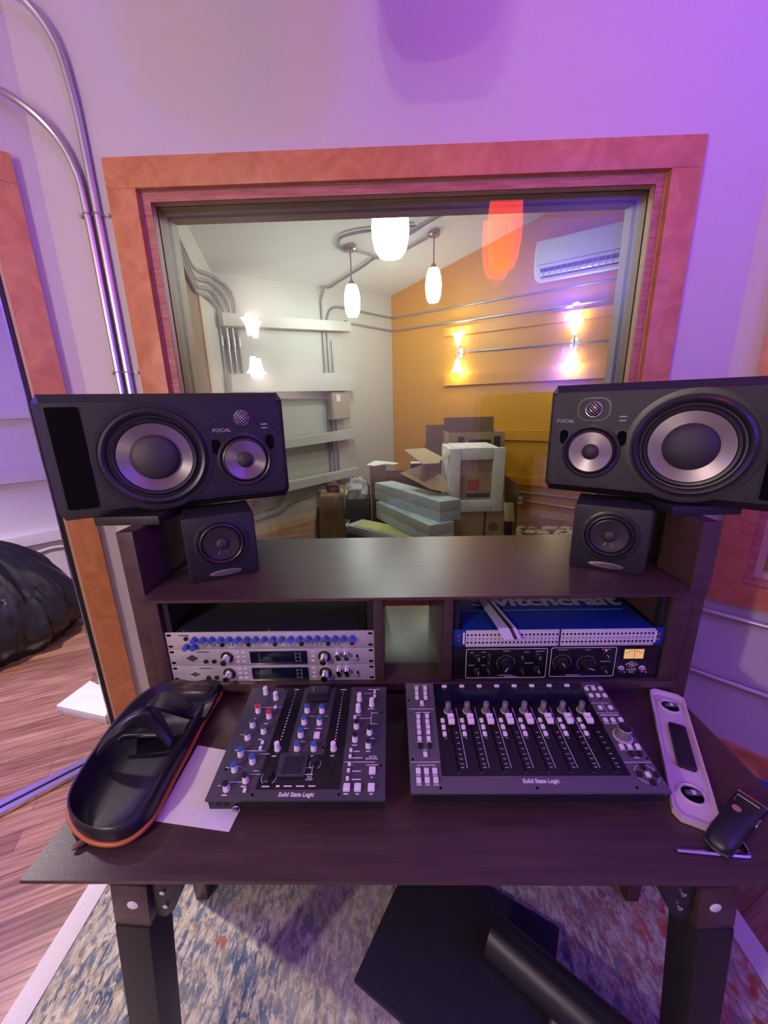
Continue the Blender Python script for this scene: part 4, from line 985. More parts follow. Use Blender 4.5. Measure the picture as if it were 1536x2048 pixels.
    text('FOCAL', .0115, print_dim, t, (lx, -.0043, .181), Rf, sx=1.15, bold=.0002)
    lx2 = .452 if not mirror else W_-.337
    for k, ww in ((.0, .016), (-.009, .014)): MB().box((lx2, -.0043, .192+k), (ww, .0006, .0028)).build('printed_mark', print_dim, t)
    MB().box((tx, -.0043, .172), (.022, .0005, .0022)).build('printed_mark', mat('printed_faint', (.10, .09, .10), .5), t)
    return t
big_speaker('large black horizontal studio monitor on the left, woofer at its left end', (-.7235, .783, 1.1715), math.radians(27.1), False)
big_speaker('large black horizontal studio monitor on the right, cut by the picture edge', (.4105, 1.036, 1.1715), math.radians(-37.7), True)

# ------------------------------------------------------------------ small cube speakers
def cube_speaker(label, a, yaw):
    t = thing('cube_speaker', label, 'speaker', a, RZ(yaw), 'small black cube speakers')
    S, Dp = .158, .13
    b = MB(Matrix.Rotation(PI/2, 4, 'X')); b.prism(rrect(0, S/2, S, S, .006, 3), -Dp, 0, .003); b.build('cabinet', spk_black, t)
    cz = .088
    b = MB(); ringprof(b, (0, -.0005, cz), [(.061, 0), (.061, .002), (.058, .0032), (.0525, .0032), (.051, .001)]); b.build('driver_frame', spk_gloss, t)
    b = MB(); ringprof(b, (0, -.0005, cz), [(.051, .001), (.0495, .004), (.046, .0055), (.0435, .004), (.042, .0015), (.0405, .004), (.0385, .0045), (.037, .003)]); b.build('surround', spk_gloss, t)
    b = MB(); ringprof(b, (0, -.0005, cz), [(.0375, .004), (.014, .0004)]); b.build('cone', paper_cone, t)
    b = MB(); ringprof(b, (0, -.0005, cz), [(.0148, .0006), (.0145, .003)]+[(.0140*math.cos(q), .004+.006*math.sin(q)) for q in [k*PI/2/6 for k in range(7)]], 28); b.build('dust_cap', cap_dark, t)
    for k in range(4):
        q = PI/4+k*PI/2+.1
        MB().lathe([(.0035, 0), (.0035, .0016), (0, .0018)], (.0565*math.cos(q), -.0037, cz+.0565*math.sin(q)), (0, -1, 0), 10).build('screw', dark_metal, t)
    for sx in (-1, 1):
        MB().tube([(sx*.006, -.0025, cz-.017), (sx*.009, -.0035, cz-.023), (sx*.011, -.003, cz-.027)], .0007, 6).build('lead_wire', chrome, t)
    b = MB(Matrix.Rotation(PI/2, 4, 'X')); b.prism([(.037*math.cos(q), .0145+.0072*math.sin(q)) for q in [k*2*PI/32 for k in range(32)]], .0003, .0018, .0004); b.build('badge', mat('pewter_badge', (.28, .25, .28), .35, metal=.6), t)
    text('AURATONE', .0085, cap_dark, t, (0, -.0020, .0145), Matrix.Rotation(PI/2, 3, 'X'), sx=1.1)
    return t
cube_speaker('small black cube speaker on the shelf under the left monitor', (-.408, .857, 1.0055), math.radians(26.5))
cube_speaker('small black cube speaker on the shelf under the right monitor', (.508, .864, 1.0055), math.radians(-29.5))

# ------------------------------------------------------------------ rack gear
YR = .777; U1 = .0445
def unit(name, label, x0, x1, z0, z1, dep, fm_, cm, group=None, ears=True):
    t = thing(name, label, 'rack unit', ((x0+x1)/2, YR, z0), group=group)
    h = z1-z0
    MB().box((0, .0015, h/2), (x1-x0-.001, .003, h-.001), .0006).build('faceplate', fm_, t)
    MB().box((0, .0035+dep/2, h/2), (x1-x0-.045, dep, h-.003), .001).build('chassis', cm, t)
    return t, (x0+x1)/2, z0
def rx(x, z, t, cz): return (x-cz[0], z-cz[1])
chassis_dark = mat('dark_chassis', (0.018, 0.018, 0.025), 0.45)
def knob_mesh(r, L, m, name='knob', flare=1.0, seg=20):
    return MB().lathe([(r*flare, 0), (r*flare, L*.15), (r, L*.2), (r*.92, L*.95), (r*.85, L), (0, L)], (0, 0, 0), (0, -1, 0), seg).mesh(name, m)
bk = knob_mesh(.0068, .013, blue_knob); bkc = MB().lathe([(.0075, 0), (.0082, .0006), (.0075, .0012)], ax=(0, -1, 0), seg=18).mesh('ring', mat('pale_ring', (.6, .6, .68), .4))
jk = MB().lathe([(.0045, 0), (.0045, .002), (.0028, .002), (.0025, -.001)], ax=(0, -1, 0), seg=14).mesh('jack', chrome)
jkb = MB().lathe([(.005, 0), (.005, .003), (.0, .003)], ax=(0, -1, 0), seg=14).mesh('jack', black_plastic)
slotm = MB().prism(rrect(0, 0, .011, .0055, .0026, 4), 0, .0004); slotm = slotm
def slots(t, wd, h):
    for x in (-wd/2+.009, wd/2-.009):
        for z in (.0075, h-.0075):
            b = MB(Matrix.Rotation(PI/2, 4, 'X')); b.prism(rrect(x, z, .0105, .0055, .0026, 4), .0001, .0004); b.build('mounting_slot', port_black, t)
# eight-channel preamp with blue knobs
t, cx, z0 = unit('microphone_preamp', 'silver rack preamp with a row of blue knobs, topmost in the left bay', XL0, XL1, .8605, .905, .27, silver, chassis_dark)
slots(t, .487, .0445)
for k in range(19):
    x = -.4654+k*(.3674/18)-cx; o = sub(t and None, 'knob', bk, (x, -.0002, .0270), t); sub(None, 'knob_ring', bkc, (x, -.0001, .0270), t)
for x in (-.4868, -.4685): sub(None, 'knob', bk, (x-cx, -.0002, .0085), t)
for k in range(16):
    x = -.4443+k*.02026*1.02-cx; sub(None, 'jack', jkb if k % 3 == 2 else jk, (x+.0, -.0002, .0115), t)
sub(None, 'jack', jkb, (-.0991-cx, -.0002, .013), t)
Rf = Matrix.Rotation(PI/2, 3, 'X')
text('PreSonus', .0065, dark_metal, t, (-.4969-cx+.006, -.0004, .0365), Rf)
sub(None, 'jack', jkb, (-.486-cx, -.0002, .0285), t)
for x in (-.20, .0, .20): MB().box((x, .006, .0462), (.004, .004, .0012)).build('screw', chrome, t)
# two silver interfaces with diamond badges and dark displays
kb_big = MB().lathe([(.0105, 0), (.0105, .004), (.0088, .005), (.0080, .020), (.0072, .0215), (0, .0218)], ax=(0, -1, 0), seg=28).mesh('knob', chrome)
kcol = MB().lathe([(.0150, 0), (.0150, .0006), (.0108, .0010)], ax=(0, -1, 0), seg=28).mesh('knob_skirt', black_plastic)
ks = MB().lathe([(.0062, 0), (.0060, .003), (.0052, .004), (.0050, .014), (0, .0143)], ax=(0, -1, 0), seg=18).mesh('knob', chrome)
btn = MB().box((0, -.001, 0), (.008, .002, .0028), .0006).mesh('button', white_plastic)
for i, (z0_, lb) in enumerate(((.816, 'silver rack interface with diamond badge and dark display, middle of the left bay'), (.7712, 'silver rack interface with diamond badge and dark display, bottom of the left bay'))):
    t, cx, z0 = unit('audio_interface', lb, XL0, XL1, z0_, z0_+.0442, .25, silver, chassis_dark, 'silver interfaces with diamond badges')
    slots(t, .487, .0442); zc = .0200
    b = MB(Matrix.Rotation(PI/2, 4, 'X')); b.prism([(-.4788-cx-.0155, zc), (-.4788-cx, zc-.0095), (-.4788-cx+.0155, zc), (-.4788-cx, zc+.0095)], .0002, .0010); b.build('diamond_rim', chrome, t, smooth=0)
    b = MB(Matrix.Rotation(PI/2, 4, 'X')); b.prism([(-.4788-cx-.0128, zc), (-.4788-cx, zc-.0078), (-.4788-cx+.0128, zc), (-.4788-cx, zc+.0078)], .00105, .0015); b.build('diamond_badge', mat('badge_dark', (.05, .065, .055), .3), t, smooth=0)
    for x in (-.4478, -.4284): sub(None, 'jack', jkb, (x-cx, -.0002, .0115), t)
    for x in (-.3963, -.1658):
        sub(None, 'knob_skirt', kcol, (x-cx, -.0002, .0215), t); sub(None, 'knob', kb_big, (x-cx, -.0008, .0205), t)
    for x in (-.3700, -.3560):
        for z in (.0350, .0225, .0100): sub(None, 'button', btn, (x-cx, -.0002, z), t)
    for z in (.0350, .0225, .0110): sub(None, 'button', btn, (-.1924-cx, -.0002, z), t)
    b = MB(); b.box((-.2738-cx, -.0011, .0215), (.1345, .0022, .0320), .0005); b.build('display', lcd, t)
    b = MB(); b.box((-.2738-cx, -.0022, .0048), (.1345, .0044, .0014)); b.build('display_lip', chrome, t)
    for x in (-.222, -.2335): MB().box((x-cx, -.0023, .0215), (.0008, .0004, .026)).build('display_mark', print_dim, t)
    for z in (.0115, .0215, .0315): MB().box((-.2278-cx, -.0023, z), (.0115, .0004, .0006)).build('display_mark', print_dim, t)
    MB().box((-.319-cx, -.0023, .0215), (.0006, .0004, .026)).build('display_mark', print_dim, t)
    for x in (-.1336, -.1145):
        sub(None, 'knob', ks, (x-cx, -.0002, .0305), t); sub(None, 'jack', jkb, (x-cx, -.0002, .0150), t)
    MB().box((-.0893-cx, -.001, .018), (.004, .002, .016)).build('switch_slot', port_black, t); MB().cyl((-.0893-cx, -.001, .0175), (-.0893-cx, -.008, .0145), .0017, seg=10).build('toggle', chrome, t)
    MB().box((-.452-cx, -.0003, .0365), (.030, .0004, .002)).build('printed_mark', dark_metal, t)
# blue patchbay
t, cx, z0 = unit('patchbay', 'blue rack patchbay with two white jack strips, top of the right bay', .134, .611, .8590, .9040, .30, blue_metal, blue_metal)
holer = MB().lathe([(.0024, .0006), (.0024, .0012), (0, .0013)], ax=(0, -1, 0), seg=10).mesh('jack', port_black)
capm = mat('strip_white', (.66, .64, .68), .4)
for x0, x1 in ((.1625, .3735), (.3785, .5880)):
    MB().box(((x0+x1)/2-cx, -.0012, .0225), (x1-x0, .0022, .0425), .0005).build('jack_strip', capm, t)
    dotsw = MB()
    for j in range(24):
        x = x0+.0044+j*(x1-x0-.0088)/23-cx
        for z in (.0325, .0125): sub(None, 'jack', holer, (x, -.0018, z), t)
    for j in range(24):
        x = x0+.0044+j*(x1-x0-.0088)/23-cx
        dotsw.box((x, -.0027, .0225), (.0042, .0012, .0055), .0004)
        for z in (.0405, .0045): dotsw.box((x, -.0025, z), (.0022, .0004, .0028))
    o = dotsw.build('jack_labels', print_dim, t); 
for x, dx in ((.1478, 0), (.5975, 0)):
    for z in (.0165, .0285): MB().lathe([(.0042, 0), (.0042, .002), (.001, .0024), (0, .002)], (x-cx, -.0002, z), (0, -1, 0), 14).build('screw', chrome, t)
for x in (.1582, .5915): MB().box((x-cx, -.0004, .0225), (.004, .0008, .030)).build('label_tab', white_plastic, t)
tw = text('Switchcraft', .064, print_dim, t, (.012, .127, .0448), RX(0), sx=1.30, bold=.0022)
MB().box((-.01, .085, .0441), (.40, .003, .0004)).build('top_line', mat('light_blue_print', (.10, .30, .50), .4), t)
# black channel strip
t, cx, z0 = unit('channel_strip', 'black two-space rack channel strip with amber meter, bottom of the right bay', .134, .611, .7712, .8585, .28, mat('black_faceplate', (.006, .006, .008), .35), chassis_dark)
def outline(x0, x1, zb, zt, r=.004, th=.0007):
    p = rrect((x0+x1)/2, (zb+zt)/2, x1-x0, zt-zb, r, 4); b = MB(); b.tube([(x, -.0004, z) for x, z in p], th, 5, closed=True); return b.build('panel_outline', print_white, t)
outline(.1655-cx, .3520-cx, .0035, .0815); outline(.3610-cx, .5095-cx, .0055, .0830)
kd = MB().lathe([(.0135, 0), (.0135, .002), (.0115, .003), (.0100, .016), (0, .0165)], ax=(0, -1, 0), seg=24).mesh('knob', black_plastic)
kds = MB().lathe([(.0085, 0), (.0085, .002), (.0070, .003), (.0062, .014), (0, .0143)], ax=(0, -1, 0), seg=20).mesh('knob', black_plastic)
def pointer(x, z, L, a, y=-.0170, th=.0011):
    MB().beam((x-cx-math.sin(a)*L*.1, y, z+math.cos(a)*L*.1), (x-cx+math.sin(a)*L, y, z+math.cos(a)*L), .0012, th, up=(0, 1, 0)).build('pointer', print_white, t)
for x, z, a in ((.192, .0600, -.15), (.192, .0230, -.1), (.3317, .0620, -.35), (.3319, .0255, -.3), (.4858, .0650, -.6), (.4862, .0250, -.6)):
    sub(None, 'knob', kds, (x-cx, -.0002, z), t); pointer(x, z, .0085, a, -.0147)
    sub(None, 'knob', kds, (x-cx, -.0002, z), t) if False else None
for x, z, a in ((.2578, .0430, 3.6), (.3880, .0435, -.6), (.4440, .0400, 2.0)):
    sub(None, 'knob', kd, (x-cx, -.0002, z), t); pointer(x, z, .0125, a)
    b = MB()
    for k in range(15):
        q = math.radians(-40+k*260/14); b.box((x-cx+.0205*math.cos(q), -.0003, z+.0205*math.sin(q)), (.0022, .0004, .0022))
    b.build('scale_marks', print_dim, t)
tg = MB().lathe([(.004, 0), (.004, .002), (.0018, .003), (.0014, .010), (.002, .012), (0, .0125)], ax=(0, -1, -.25), seg=12).mesh('toggle', chrome)
for x, z in ((.2183, .066), (.2183, .046), (.2183, .024), (.2948, .0590), (.2973, .0230)): sub(None, 'toggle', tg, (x-cx, -.0002, z), t)
b = MB()
for x, z, ww in ((.258, .0755, .016), (.205, .073, .01), (.178, .072, .008), (.206, .038, .008), (.178, .038, .014), (.258, .010, .035), (.305, .073, .012), (.335, .0745, .02), (.312, .043, .02), (.388, .0775, .024), (.444, .0770, .012), (.486, .0775, .02), (.487, .0455, .022), (.416, .0095, .032), (.272, .0062, .03), (.205, .0600, .006)):
    b.box((x-cx, -.0003, z), (ww, .0004, .0018))
b.build('printed_marks', print_dim, t)
MB().box((.5482-cx, -.0015, .0670), (.0500, .003, .0300), .001).build('meter_bezel', black_plastic, t)
MB().box((.5482-cx, -.0032, .0670), (.0440, .0008, .0245)).build('meter_face', mat('amber_meter', (.75, .50, .16), .4, emit=(1, .6, .18), estr=.45), t)
for k in range(7): 
    q = math.radians(50+k*80/6); MB().box((.5482-cx+.026*math.cos(q), -.0038, .0500+.026*math.sin(q)), (.0012, .0003, .004)).build('meter_tick', black_plastic, t)
MB().beam((.5482-cx, -.0038, .0560), (.5505-cx, -.0038, .0745), .0008, .0003, up=(0, 1, 0)).build('needle', black_plastic, t)
zc = .0368; b = MB(); dd = [(-.0135, 0), (0, -.0080), (.0135, 0), (0, .0080)]; b.tube([(.5487-cx+x, -.0004, zc+z) for x, z in dd], .0007, 5, closed=True); b.build('diamond_logo', print_white, t)
text('UA', .0085, print_white, t, (.5487-cx, -.0004, zc), Rf, bold=.0001)
text('LA-610', .0075, print_white, t, (.5500-cx, -.0004, .0230), Rf); text('Mk II', .0060, print_white, t, (.5510-cx, -.0004, .0155), Rf)
for x in (.5251, .5738):
    MB().lathe([(.0085, 0), (.0085, .0015), (.0060, .003), (.0055, .005), (.0025, .006), (.0022, .015), (0, .0155)], (x-cx, -.0002, .0245), (0, -1, .15), 18).build('toggle', chrome, t)
MB().lathe([(.0018, 0), (0, .0012)], (.4858-cx, -.0004, .0745), (0, -1, 0), 10).build('red_lamp', mat('lit_red_led', (.8, .05, .08), .4, emit=(1, .05, .15), estr=4), t)
# clear strip of labels lying on the patchbay
film = mat('label_strip_film', (.62, .60, .64), .25)
t = thing('label_strip', 'clear plastic label strip with black stripe hanging over the patchbay front', 'label strip', (.235, .77, .906))
Tt = Matrix.Translation(-t.location)
a0, a1, b0, b1 = Vector((.2145, .95, .9075)), Vector((.2465, .95, .9075)), Vector((.2330, .7745, .9080)), Vector((.2750, .7745, .9080))
e0, e1 = Vector((.2440, .7605, .8870)), Vector((.2830, .7605, .8890))
def strip(nm, f0, f1, up, m):
    b = MB(Tt); rows = []
    for p, q in ((a0, a1), (b0, b1), (e0, e1)):
        rows.append([p.lerp(q, f0)+Vector((0, -up, up)), p.lerp(q, f1)+Vector((0, -up, up)), p.lerp(q, f1)+Vector((0, -up-.0008, up+.0008)), p.lerp(q, f0)+Vector((0, -up-.0008, up+.0008))])
    b.grid(rows, True); b.f.append((0, 1, 2, 3)); b.f.append((11, 10, 9, 8)); b.build(nm, m, t, smooth=0)
strip('strip_body', 0, 1, .0005, film); strip('black_stripe', .60, .78, .0015, black_plastic)
# ------------------------------------------------------------------ desktop controllers
TH = math.atan2(.022, .238); RT = RX(TH)
def console(name, label, a0, a1, b0, b1, m):
    c = ((a0+a1)/2)
    org = Vector((c, .48, .78))+RT@Vector((0, b0, 0))
    t = thing(name, label, 'controller', org, RT)
    wd, dp = a1-a0, b1-b0
    MB().box((0, dp/2, -.0025), (wd, dp, .005), .0012).build('faceplate', m, t)
    b = MB(); 
    poly = [(0.004, -.0052), (dp-.002, -.0052), (dp-.002, -.050), (.03, -.030), (.004, -.028)]
    vs = [(s*(wd/2-.002), y, z) for s in (-1, 1) for y, z in poly]; n = 5
    b.add(vs, [(k, (k+1) % n, n+(k+1) % n, n+k) for k in range(n)]+[tuple(range(n-1, -1, -1)), tuple(range(n, 2*n))]); b.build('body', black_plastic, t, smooth=0)
    inv = RT.transposed()
    for sx in (-1, 1):
        for y in (.045, dp-.03):
            top = Vector((sx*(wd/2-.03), y, -.031-(y-.03)*.09)); wz = (org+RT@top).z
            MB().cyl(top, top+inv@Vector((0, 0, -(wz-ZD-.0006))), .012, seg=14).build('foot', black_plastic, t)
    L = lambda a, bb, z=0: Vector((a-c, bb-b0, z))
    return t, L
def knobm(r, L_, m, skirt=1.12): return MB().lathe([(r*skirt, 0), (r*skirt, L_*.12), (r, L_*.2), (r*.9, L_), (0, L_)], seg=18).mesh('knob', m)
def capmesh(r, m): return MB().lathe([(r*.90, 0), (r*.89, .0030), (r*.80, .0036), (0, .0036)], seg=18).mesh('cap', m)
KL = .0135; KR = .0054
kw = knobm(KR, KL, white_plastic); caps = {'w': capmesh(KR, white_plastic), 'b': capmesh(KR, blue_plastic), 'r': capmesh(KR, red_plastic), 'k': capmesh(KR, black_plastic), 'g': capmesh(KR, mat('grey_green_cap', (.06, .075, .07), .5))}
bsm = MB().box((0, 0, .002), (.0055, .0062, .004), .0008).mesh('button', button_white)
bsq = MB().box((0, 0, .0025), (.0115, .0125, .005), .0012).mesh('button', button_white)
scm = MB().lathe([(.0022, 0), (.0022, .0006), (.001, .0006), (.001, .0002), (0, .0002)], seg=10).mesh('screw', port_black)
t, L = console('channel_controller', 'dark grey desktop controller with white, blue and red capped knobs, left of the faders', -.319, -.0205, .0, .2375, console_grey)
def poly(nm, pts, z0, z1, m): return MB().prism([(L(*p).x, L(*p).y) for p in pts], z0, z1).build(nm, m, t)
poly('black_inset', [(-.240, .017), (-.0975, .017), (-.0975, .2365), (-.1320, .2365), (-.1340, .079), (-.2020, .079), (-.2010, .2365), (-.2375, .2365)], .0001, .0006, console_black)
def kn(a, bb, c):
    p = L(a, bb, .0006); o = sub(None, 'knob', kw, p, t); sub(None, 'knob_cap', caps[c], (0, 0, KL), o)
for (a, bb), c in zip([(-.2836, .221), (-.2573, .2067), (-.2851, .1739), (-.2582, .1601), (-.285, .1397), (-.2588, .1258), (-.286, .1125), (-.2868, .0788), (-.2603, .0646), (-.2872, .0501), (-.2611, .0313), (-.2885, .0172)], 'wwrrgggbbbkk'): kn(a, bb, c)
for (a, bb), c in zip([(-.2218, .0896), (-.1832, .1737), (-.1525, .1728), (-.1838, .1458), (-.1529, .145), (-.1844, .1175), (-.1852, .0895), (-.154, .0893), (-.1171, .0891)], 'wbbbbbbbw'): kn(a, bb, c)
for (a, bb), c in zip([(-.0772, .2017), (-.0506, .1883), (-.0776, .1738), (-.0783, .1357), (-.052, .1223), (-.0787, .1076), (-.0528, .0945)], 'wwwkkkk'): kn(a, bb, c)
for a, bb in [(-.2522, .1834), (-.2539, .1025), (-.2543, .0914), (-.2566, .0144), (-.0458, .2212), (-.0457, .2099), (-.0834, .1573), (-.0846, .0859), (-.0849, .074), (-.0849, .0596), (-.0853, .048), (-.0857, .0339)]: sub(None, 'button', bsm, L(a, bb, .0002), t)
for a, bb in [(-.1531, .1167), (-.0435, .0472), (-.0854, .0185), (-.0669, .0185), (-.0439, .0185)]: sub(None, 'button', bsq, L(a, bb, .0002), t)
for a, bb, r in [(-.2226, .0380, .0105), (-.1467, .0610, .0080)]:
    MB().lathe([(r, 0), (r, .002), (r*.88, .003), (r*.8, .013), (r*.5, .0135), (0, .013)], L(a, bb, .0007), seg=28).build('encoder_knob', black_plastic, t)
    b = MB()
    for s in (-1, 1): b.tube([L(a, bb, .0008)+Vector((s*r*1.25*math.cos(q), r*1.25*math.sin(q), 0)) for q in [math.radians(-55+k*100/10) for k in range(11)]], .00045, 5)
    b.build('ring_mark', print_white, t)
# screen, meter, led ladders
b = MB().prism(rrect(L(-.1868, .059).x, L(-.1868, .059).y, .0520, .0440, .003, 3), .0007, .0042, .0005); b.build('screen_frame', smoke, t)
poly('screen', [(-.2030, .041), (-.1660, .041), (-.1680, .073), (-.2020, .073)], .0043, .0046, lcd)
b = MB(); p = L(-.1668, .2145)
b.box((p.x, p.y, .005), (.046, .039, .010), .001); b.build('meter_housing', black_plastic, t)
b = MB(); b.box((p.x, p.y+.006, .0106), (.040, .020, .001)); b.build('meter_window', smoke, t)
MB().beam((p.x-.010, p.y+.001, .0112), (p.x-.013, p.y+.013, .0112), .0008, .0003).build('meter_needle', print_white, t)
for a_0, b_0, a_1, b_1 in ((-.2188, .2251, -.221, .1097), (-.1148, .2222, -.1167, .1097)):
    b = MB()
    for k in range(18):
        f = k/17; q = L(a_0+(a_1-a_0)*f, b_0+(b_1-b_0)*f, .0008); b.box(q, (.0018 if k < 7 else .0024, .0016 if k < 7 else .0022, .0004))
    b.build('meter_dots', print_white, t)
def dash(items, m=print_white, nm='printed_marks', z=.0003):
    if nm == 'printed_marks' and len(items) > 8:
        for a, bb, ww, hh in items: MB().box(L(a, bb, z), (ww, hh, .0003)).build('printed_mark', m, t)
        return
    b = MB()
    for a, bb, ww, hh in items: b.box(L(a, bb, z), (ww, hh, .0003))
    return b.build(nm, m, t)
dash([(-.292, .189, .013, .0022), (-.266, .1836, .055, .0009), (-.2878, .1565, .007, .0016), (-.2606, .1445, .008, .0016), (-.2640, .1385, .012, .001), (-.2838, .1200, .006, .001), (-.3003, .1205, .006, .001),
      (-.2660, .0865, .045, .001), (-.2430, .0805, .018, .001), (-.2980, .0880, .007, .002), (-.2830, .0565, .012, .0012), (-.3020, .0545, .007, .0012), (-.2490, .0485, .010, .002), (-.2480, .0425, .018, .001), (-.2610, .1095, .008, .0016),
      (-.2890, .0075, .009, .002), (-.2615, .0215, .009, .002), (-.2780, .0292, .020, .001), (-.304, .0232, .005, .0012),
      (-.2250, .0760, .008, .0018), (-.1865, .0760, .011, .0018), (-.1545, .0760, .006, .0018), (-.1180, .0760, .007, .0018), (-.2185, .2310, .010, .0020), (-.1145, .2295, .012, .0020),
      (-.1700, .1610, .010, .0012), (-.1410, .1610, .008, .0012), (-.1520, .1330, .011, .0018), (-.1770, .1330, .010, .0012), (-.1770, .1045, .010, .0012), (-.2240, .0215, .013, .002), (-.2030, .0220, .006, .003), (-.1860, .0220, .014, .002), (-.1650, .0220, .014, .002), (-.1450, .0220, .012, .002),
      (-.1560, .0420, .018, .0014), (-.1610, .0540, .022, .0008), (-.1498, .0490, .0008, .014), (-.2060, .0590, .008, .001)], z=.0009)
dash([(-.0480, .2300, .024, .0016), (-.0600, .2195, .016, .0012), (-.0520, .1790, .014, .0016), (-.0770, .1640, .010, .0012), (-.0620, .1560, .022, .0009), (-.0505, .1555, .0009, .026), (-.0440, .1690, .014, .0009), (-.0440, .1435, .014, .0009),
      (-.0790, .0975, .010, .0016), (-.0500, .1110, .016, .001), (-.0740, .0850, .011, .0016), (-.0530, .0850, .008, .0016), (-.0720, .0725, .018, .0016), (-.0670, .0645, .055, .0010), (-.0710, .0480, .015, .0016), (-.0705, .0335, .016, .0016), (-.0440, .0370, .004, .0016),
      (-.0860, .0095, .008, .0018), (-.0670, .0095, .006, .0018), (-.0440, .0095, .006, .0018), (-.0800, .0600, .003, .0014)])
text('GATE/', .0048, print_white, t, L(-.0440, .0745, .0003)); text('EXPANDER', .0044, print_white, t, L(-.0460, .0705, .0003))
text('COMPRESSOR', .0036, print_white, t, L(-.0440, .0590, .0003))
text('BUS', .0045, print_white, t, L(-.1520, .0375, .0009)); text('COMP', .0045, print_white, t, L(-.1520, .0330, .0009))
text('Solid State Logic', .0098, print_white, t, L(-.1690, .0085, .0003), shear=.18, bold=.00025, sx=.92)
for a, bb in [(-.304, .052), (-.242, .0085), (-.0975, .0085), (-.030, .170), (-.0290, .058), (-.138, .093), (-.243, .2345), (-.140, .2355)]: sub(None, 'screw', scm, L(a, bb, .0002), t)
inv = RT.transposed()
for k in range(2): MB().lathe([(.0045, 0), (.0045, .0006), (.003, .0006), (.003, -.002)], L(-.300+k*.013, .0, 0)+Vector((0, .0039, -.0165)), (0, -1, 0), 12).build('jack', dark_metal, t)
MB().lathe([(.006, 0), (.006, .006), (.0045, .006), (.0045, .010), (0, .010)], L(-.268, .0, 0)+Vector((0, .0039, -.0165)), (0, -1, 0), 14).build('plug', chrome, t)

# eight-fader controller
t, L = console('fader_controller', 'eight-fader desktop controller with pink-lit fader caps, right of the knob unit', .0218, .4485, .0108, .2478, console_violet_grey)
poly('black_panel', [(.0765, .0388), (.3975, .0388), (.4045, .2450), (.0825, .2450)], .0001, .0006, console_black)
poly('display_strip', [(.0815, .1885), (.4000, .1870), (.4030, .2250), (.0835, .2265)], .0007, .0010, lcd)
enc = MB().lathe([(.0074, 0), (.0074, .001), (.0058, .0014), (.0055, .0215), (.0048, .0225), (0, .0225)], seg=20).mesh('encoder_knob', mat('satin_encoder', (.33, .31, .31), .35, metal=.6))
encr = MB().lathe([(.0074, 0), (.0084, .0004), (.0074, .0008)], seg=24).mesh('encoder_ring', print_white)
tb = MB().box((0, 0, .002), (.0105, .0055, .004), .001).mesh('button', button_white)
cb = MB().box((0, 0, .0023), (.0075, .0085, .0046), .0012).mesh('button', button_white)
fcb = MB().prism([(-.0115, 0), (.0115, 0), (.0115, .004), (.0060, .010), (.0020, .0075), (-.0020, .0075), (-.0060, .010), (-.0115, .004)], -.0060, .0060, .0008)
fcb.v = [(p[2], p[0], p[1]+.004) for p in fcb.v]
fcap = fcb.mesh('fader_cap', mat('fader_cap_white', (.78, .70, .76), .35))
fst = MB().box((0, 0, .003), (.002, .010, .006)).mesh('fader_stem', black_plastic)
for k in range(8):
    a = .1055+k*.0383; x2 = .1066+k*.03848
    sub(None, 'encoder_ring', encr, L(a, .1712, .0007), t); sub(None, 'encoder_knob', enc, L(a, .1712, .0007), t)
    sub(None, 'button', tb, L(.1065+k*.03806, .2350, .0004), t)
    MB().box(L(.1068+k*.03806, .2288, .0012), (.0007, .007, .0002)).build('guide_mark', print_dim, t)
    for j, bb in enumerate((.1475, .1322, .1175)):
        sub(None, 'button', cb, L(.0917+k*.03826, bb, .0005), t)
    dash([(.0930+k*.03826, .1397, .006, .0014), (.0930+k*.03826, .1247, .006, .0014), (.0935+k*.03826, .1100, .004, .0014)], print_dim, z=.0009)
    MB().box(L(x2, .1130, .0008), (.0022, .134, .0002)).build('fader_slot', port_black, t)
    o = sub(None, 'fader_cap', fcap, L(.1078+k*.0383, .1470, .0012), t); sub(None, 'fader_stem', fst, (0, 0, -.0002), o)
    if k < 7: MB().box(L(.1230+k*.03295*1.0+k*.0053, .1155, .0009), (.0008, .127, .0002)).build('divider_line', print_white, t)
    dash([(x2+.0085, bb, .0052, .0016) for bb in (.122, .1115, .100, .0885, .0780, .0690, .0600, .0535)], print_dim, 'scale_marks', z=.0009)
    dash([(x2, .0440, .005, .0016)], mat('printed_faint', (.10, .09, .10), .5), z=.0009)
ub = MB().box((0, 0, .0023), (.0085, .0095, .0046), .0012).mesh('button', button_white)
db_ = MB().box((0, 0, .0023), (.0075, .0085, .0046), .0012).mesh('button', black_plastic)
for a, bb in [(.0456, .2307), (.064, .2315), (.0452, .2186), (.0633, .2189), (.0448, .2067), (.063, .2067), (.0539, .1935), (.0443, .1599), (.062, .1606), (.0438, .1479), (.0615, .1478), (.0437, .1363), (.0616, .1362), (.0436, .1242), (.0611, .1241), (.0433, .1107), (.0606, .1106), (.0516, .0787)]: sub(None, 'button', cb, L(a, bb-.002, .0002), t)
for a, bb in [(.0433, .096), (.0609, .0959)]: sub(None, 'button', db_, L(a, bb-.002, .0002), t)
for a, bb in [(.0366, .0484), (.0509, .0483), (.0652, .0483), (.0364, .0322), (.0507, .0325), (.0654, .0327)]: sub(None, 'button', ub, L(a, bb-.002, .0002), t)
for a, bb in [(.4105, .227), (.4257, .2278), (.4404, .2277), (.4117, .2092), (.4261, .2091), (.4401, .2089), (.4153, .1785), (.4358, .1783), (.4107, .149), (.4249, .1489), (.4403, .1492), (.4105, .093), (.425, .093), (.4395, .0929), (.4257, .0408)]: sub(None, 'button', cb, L(a, bb-.002, .0002), t)
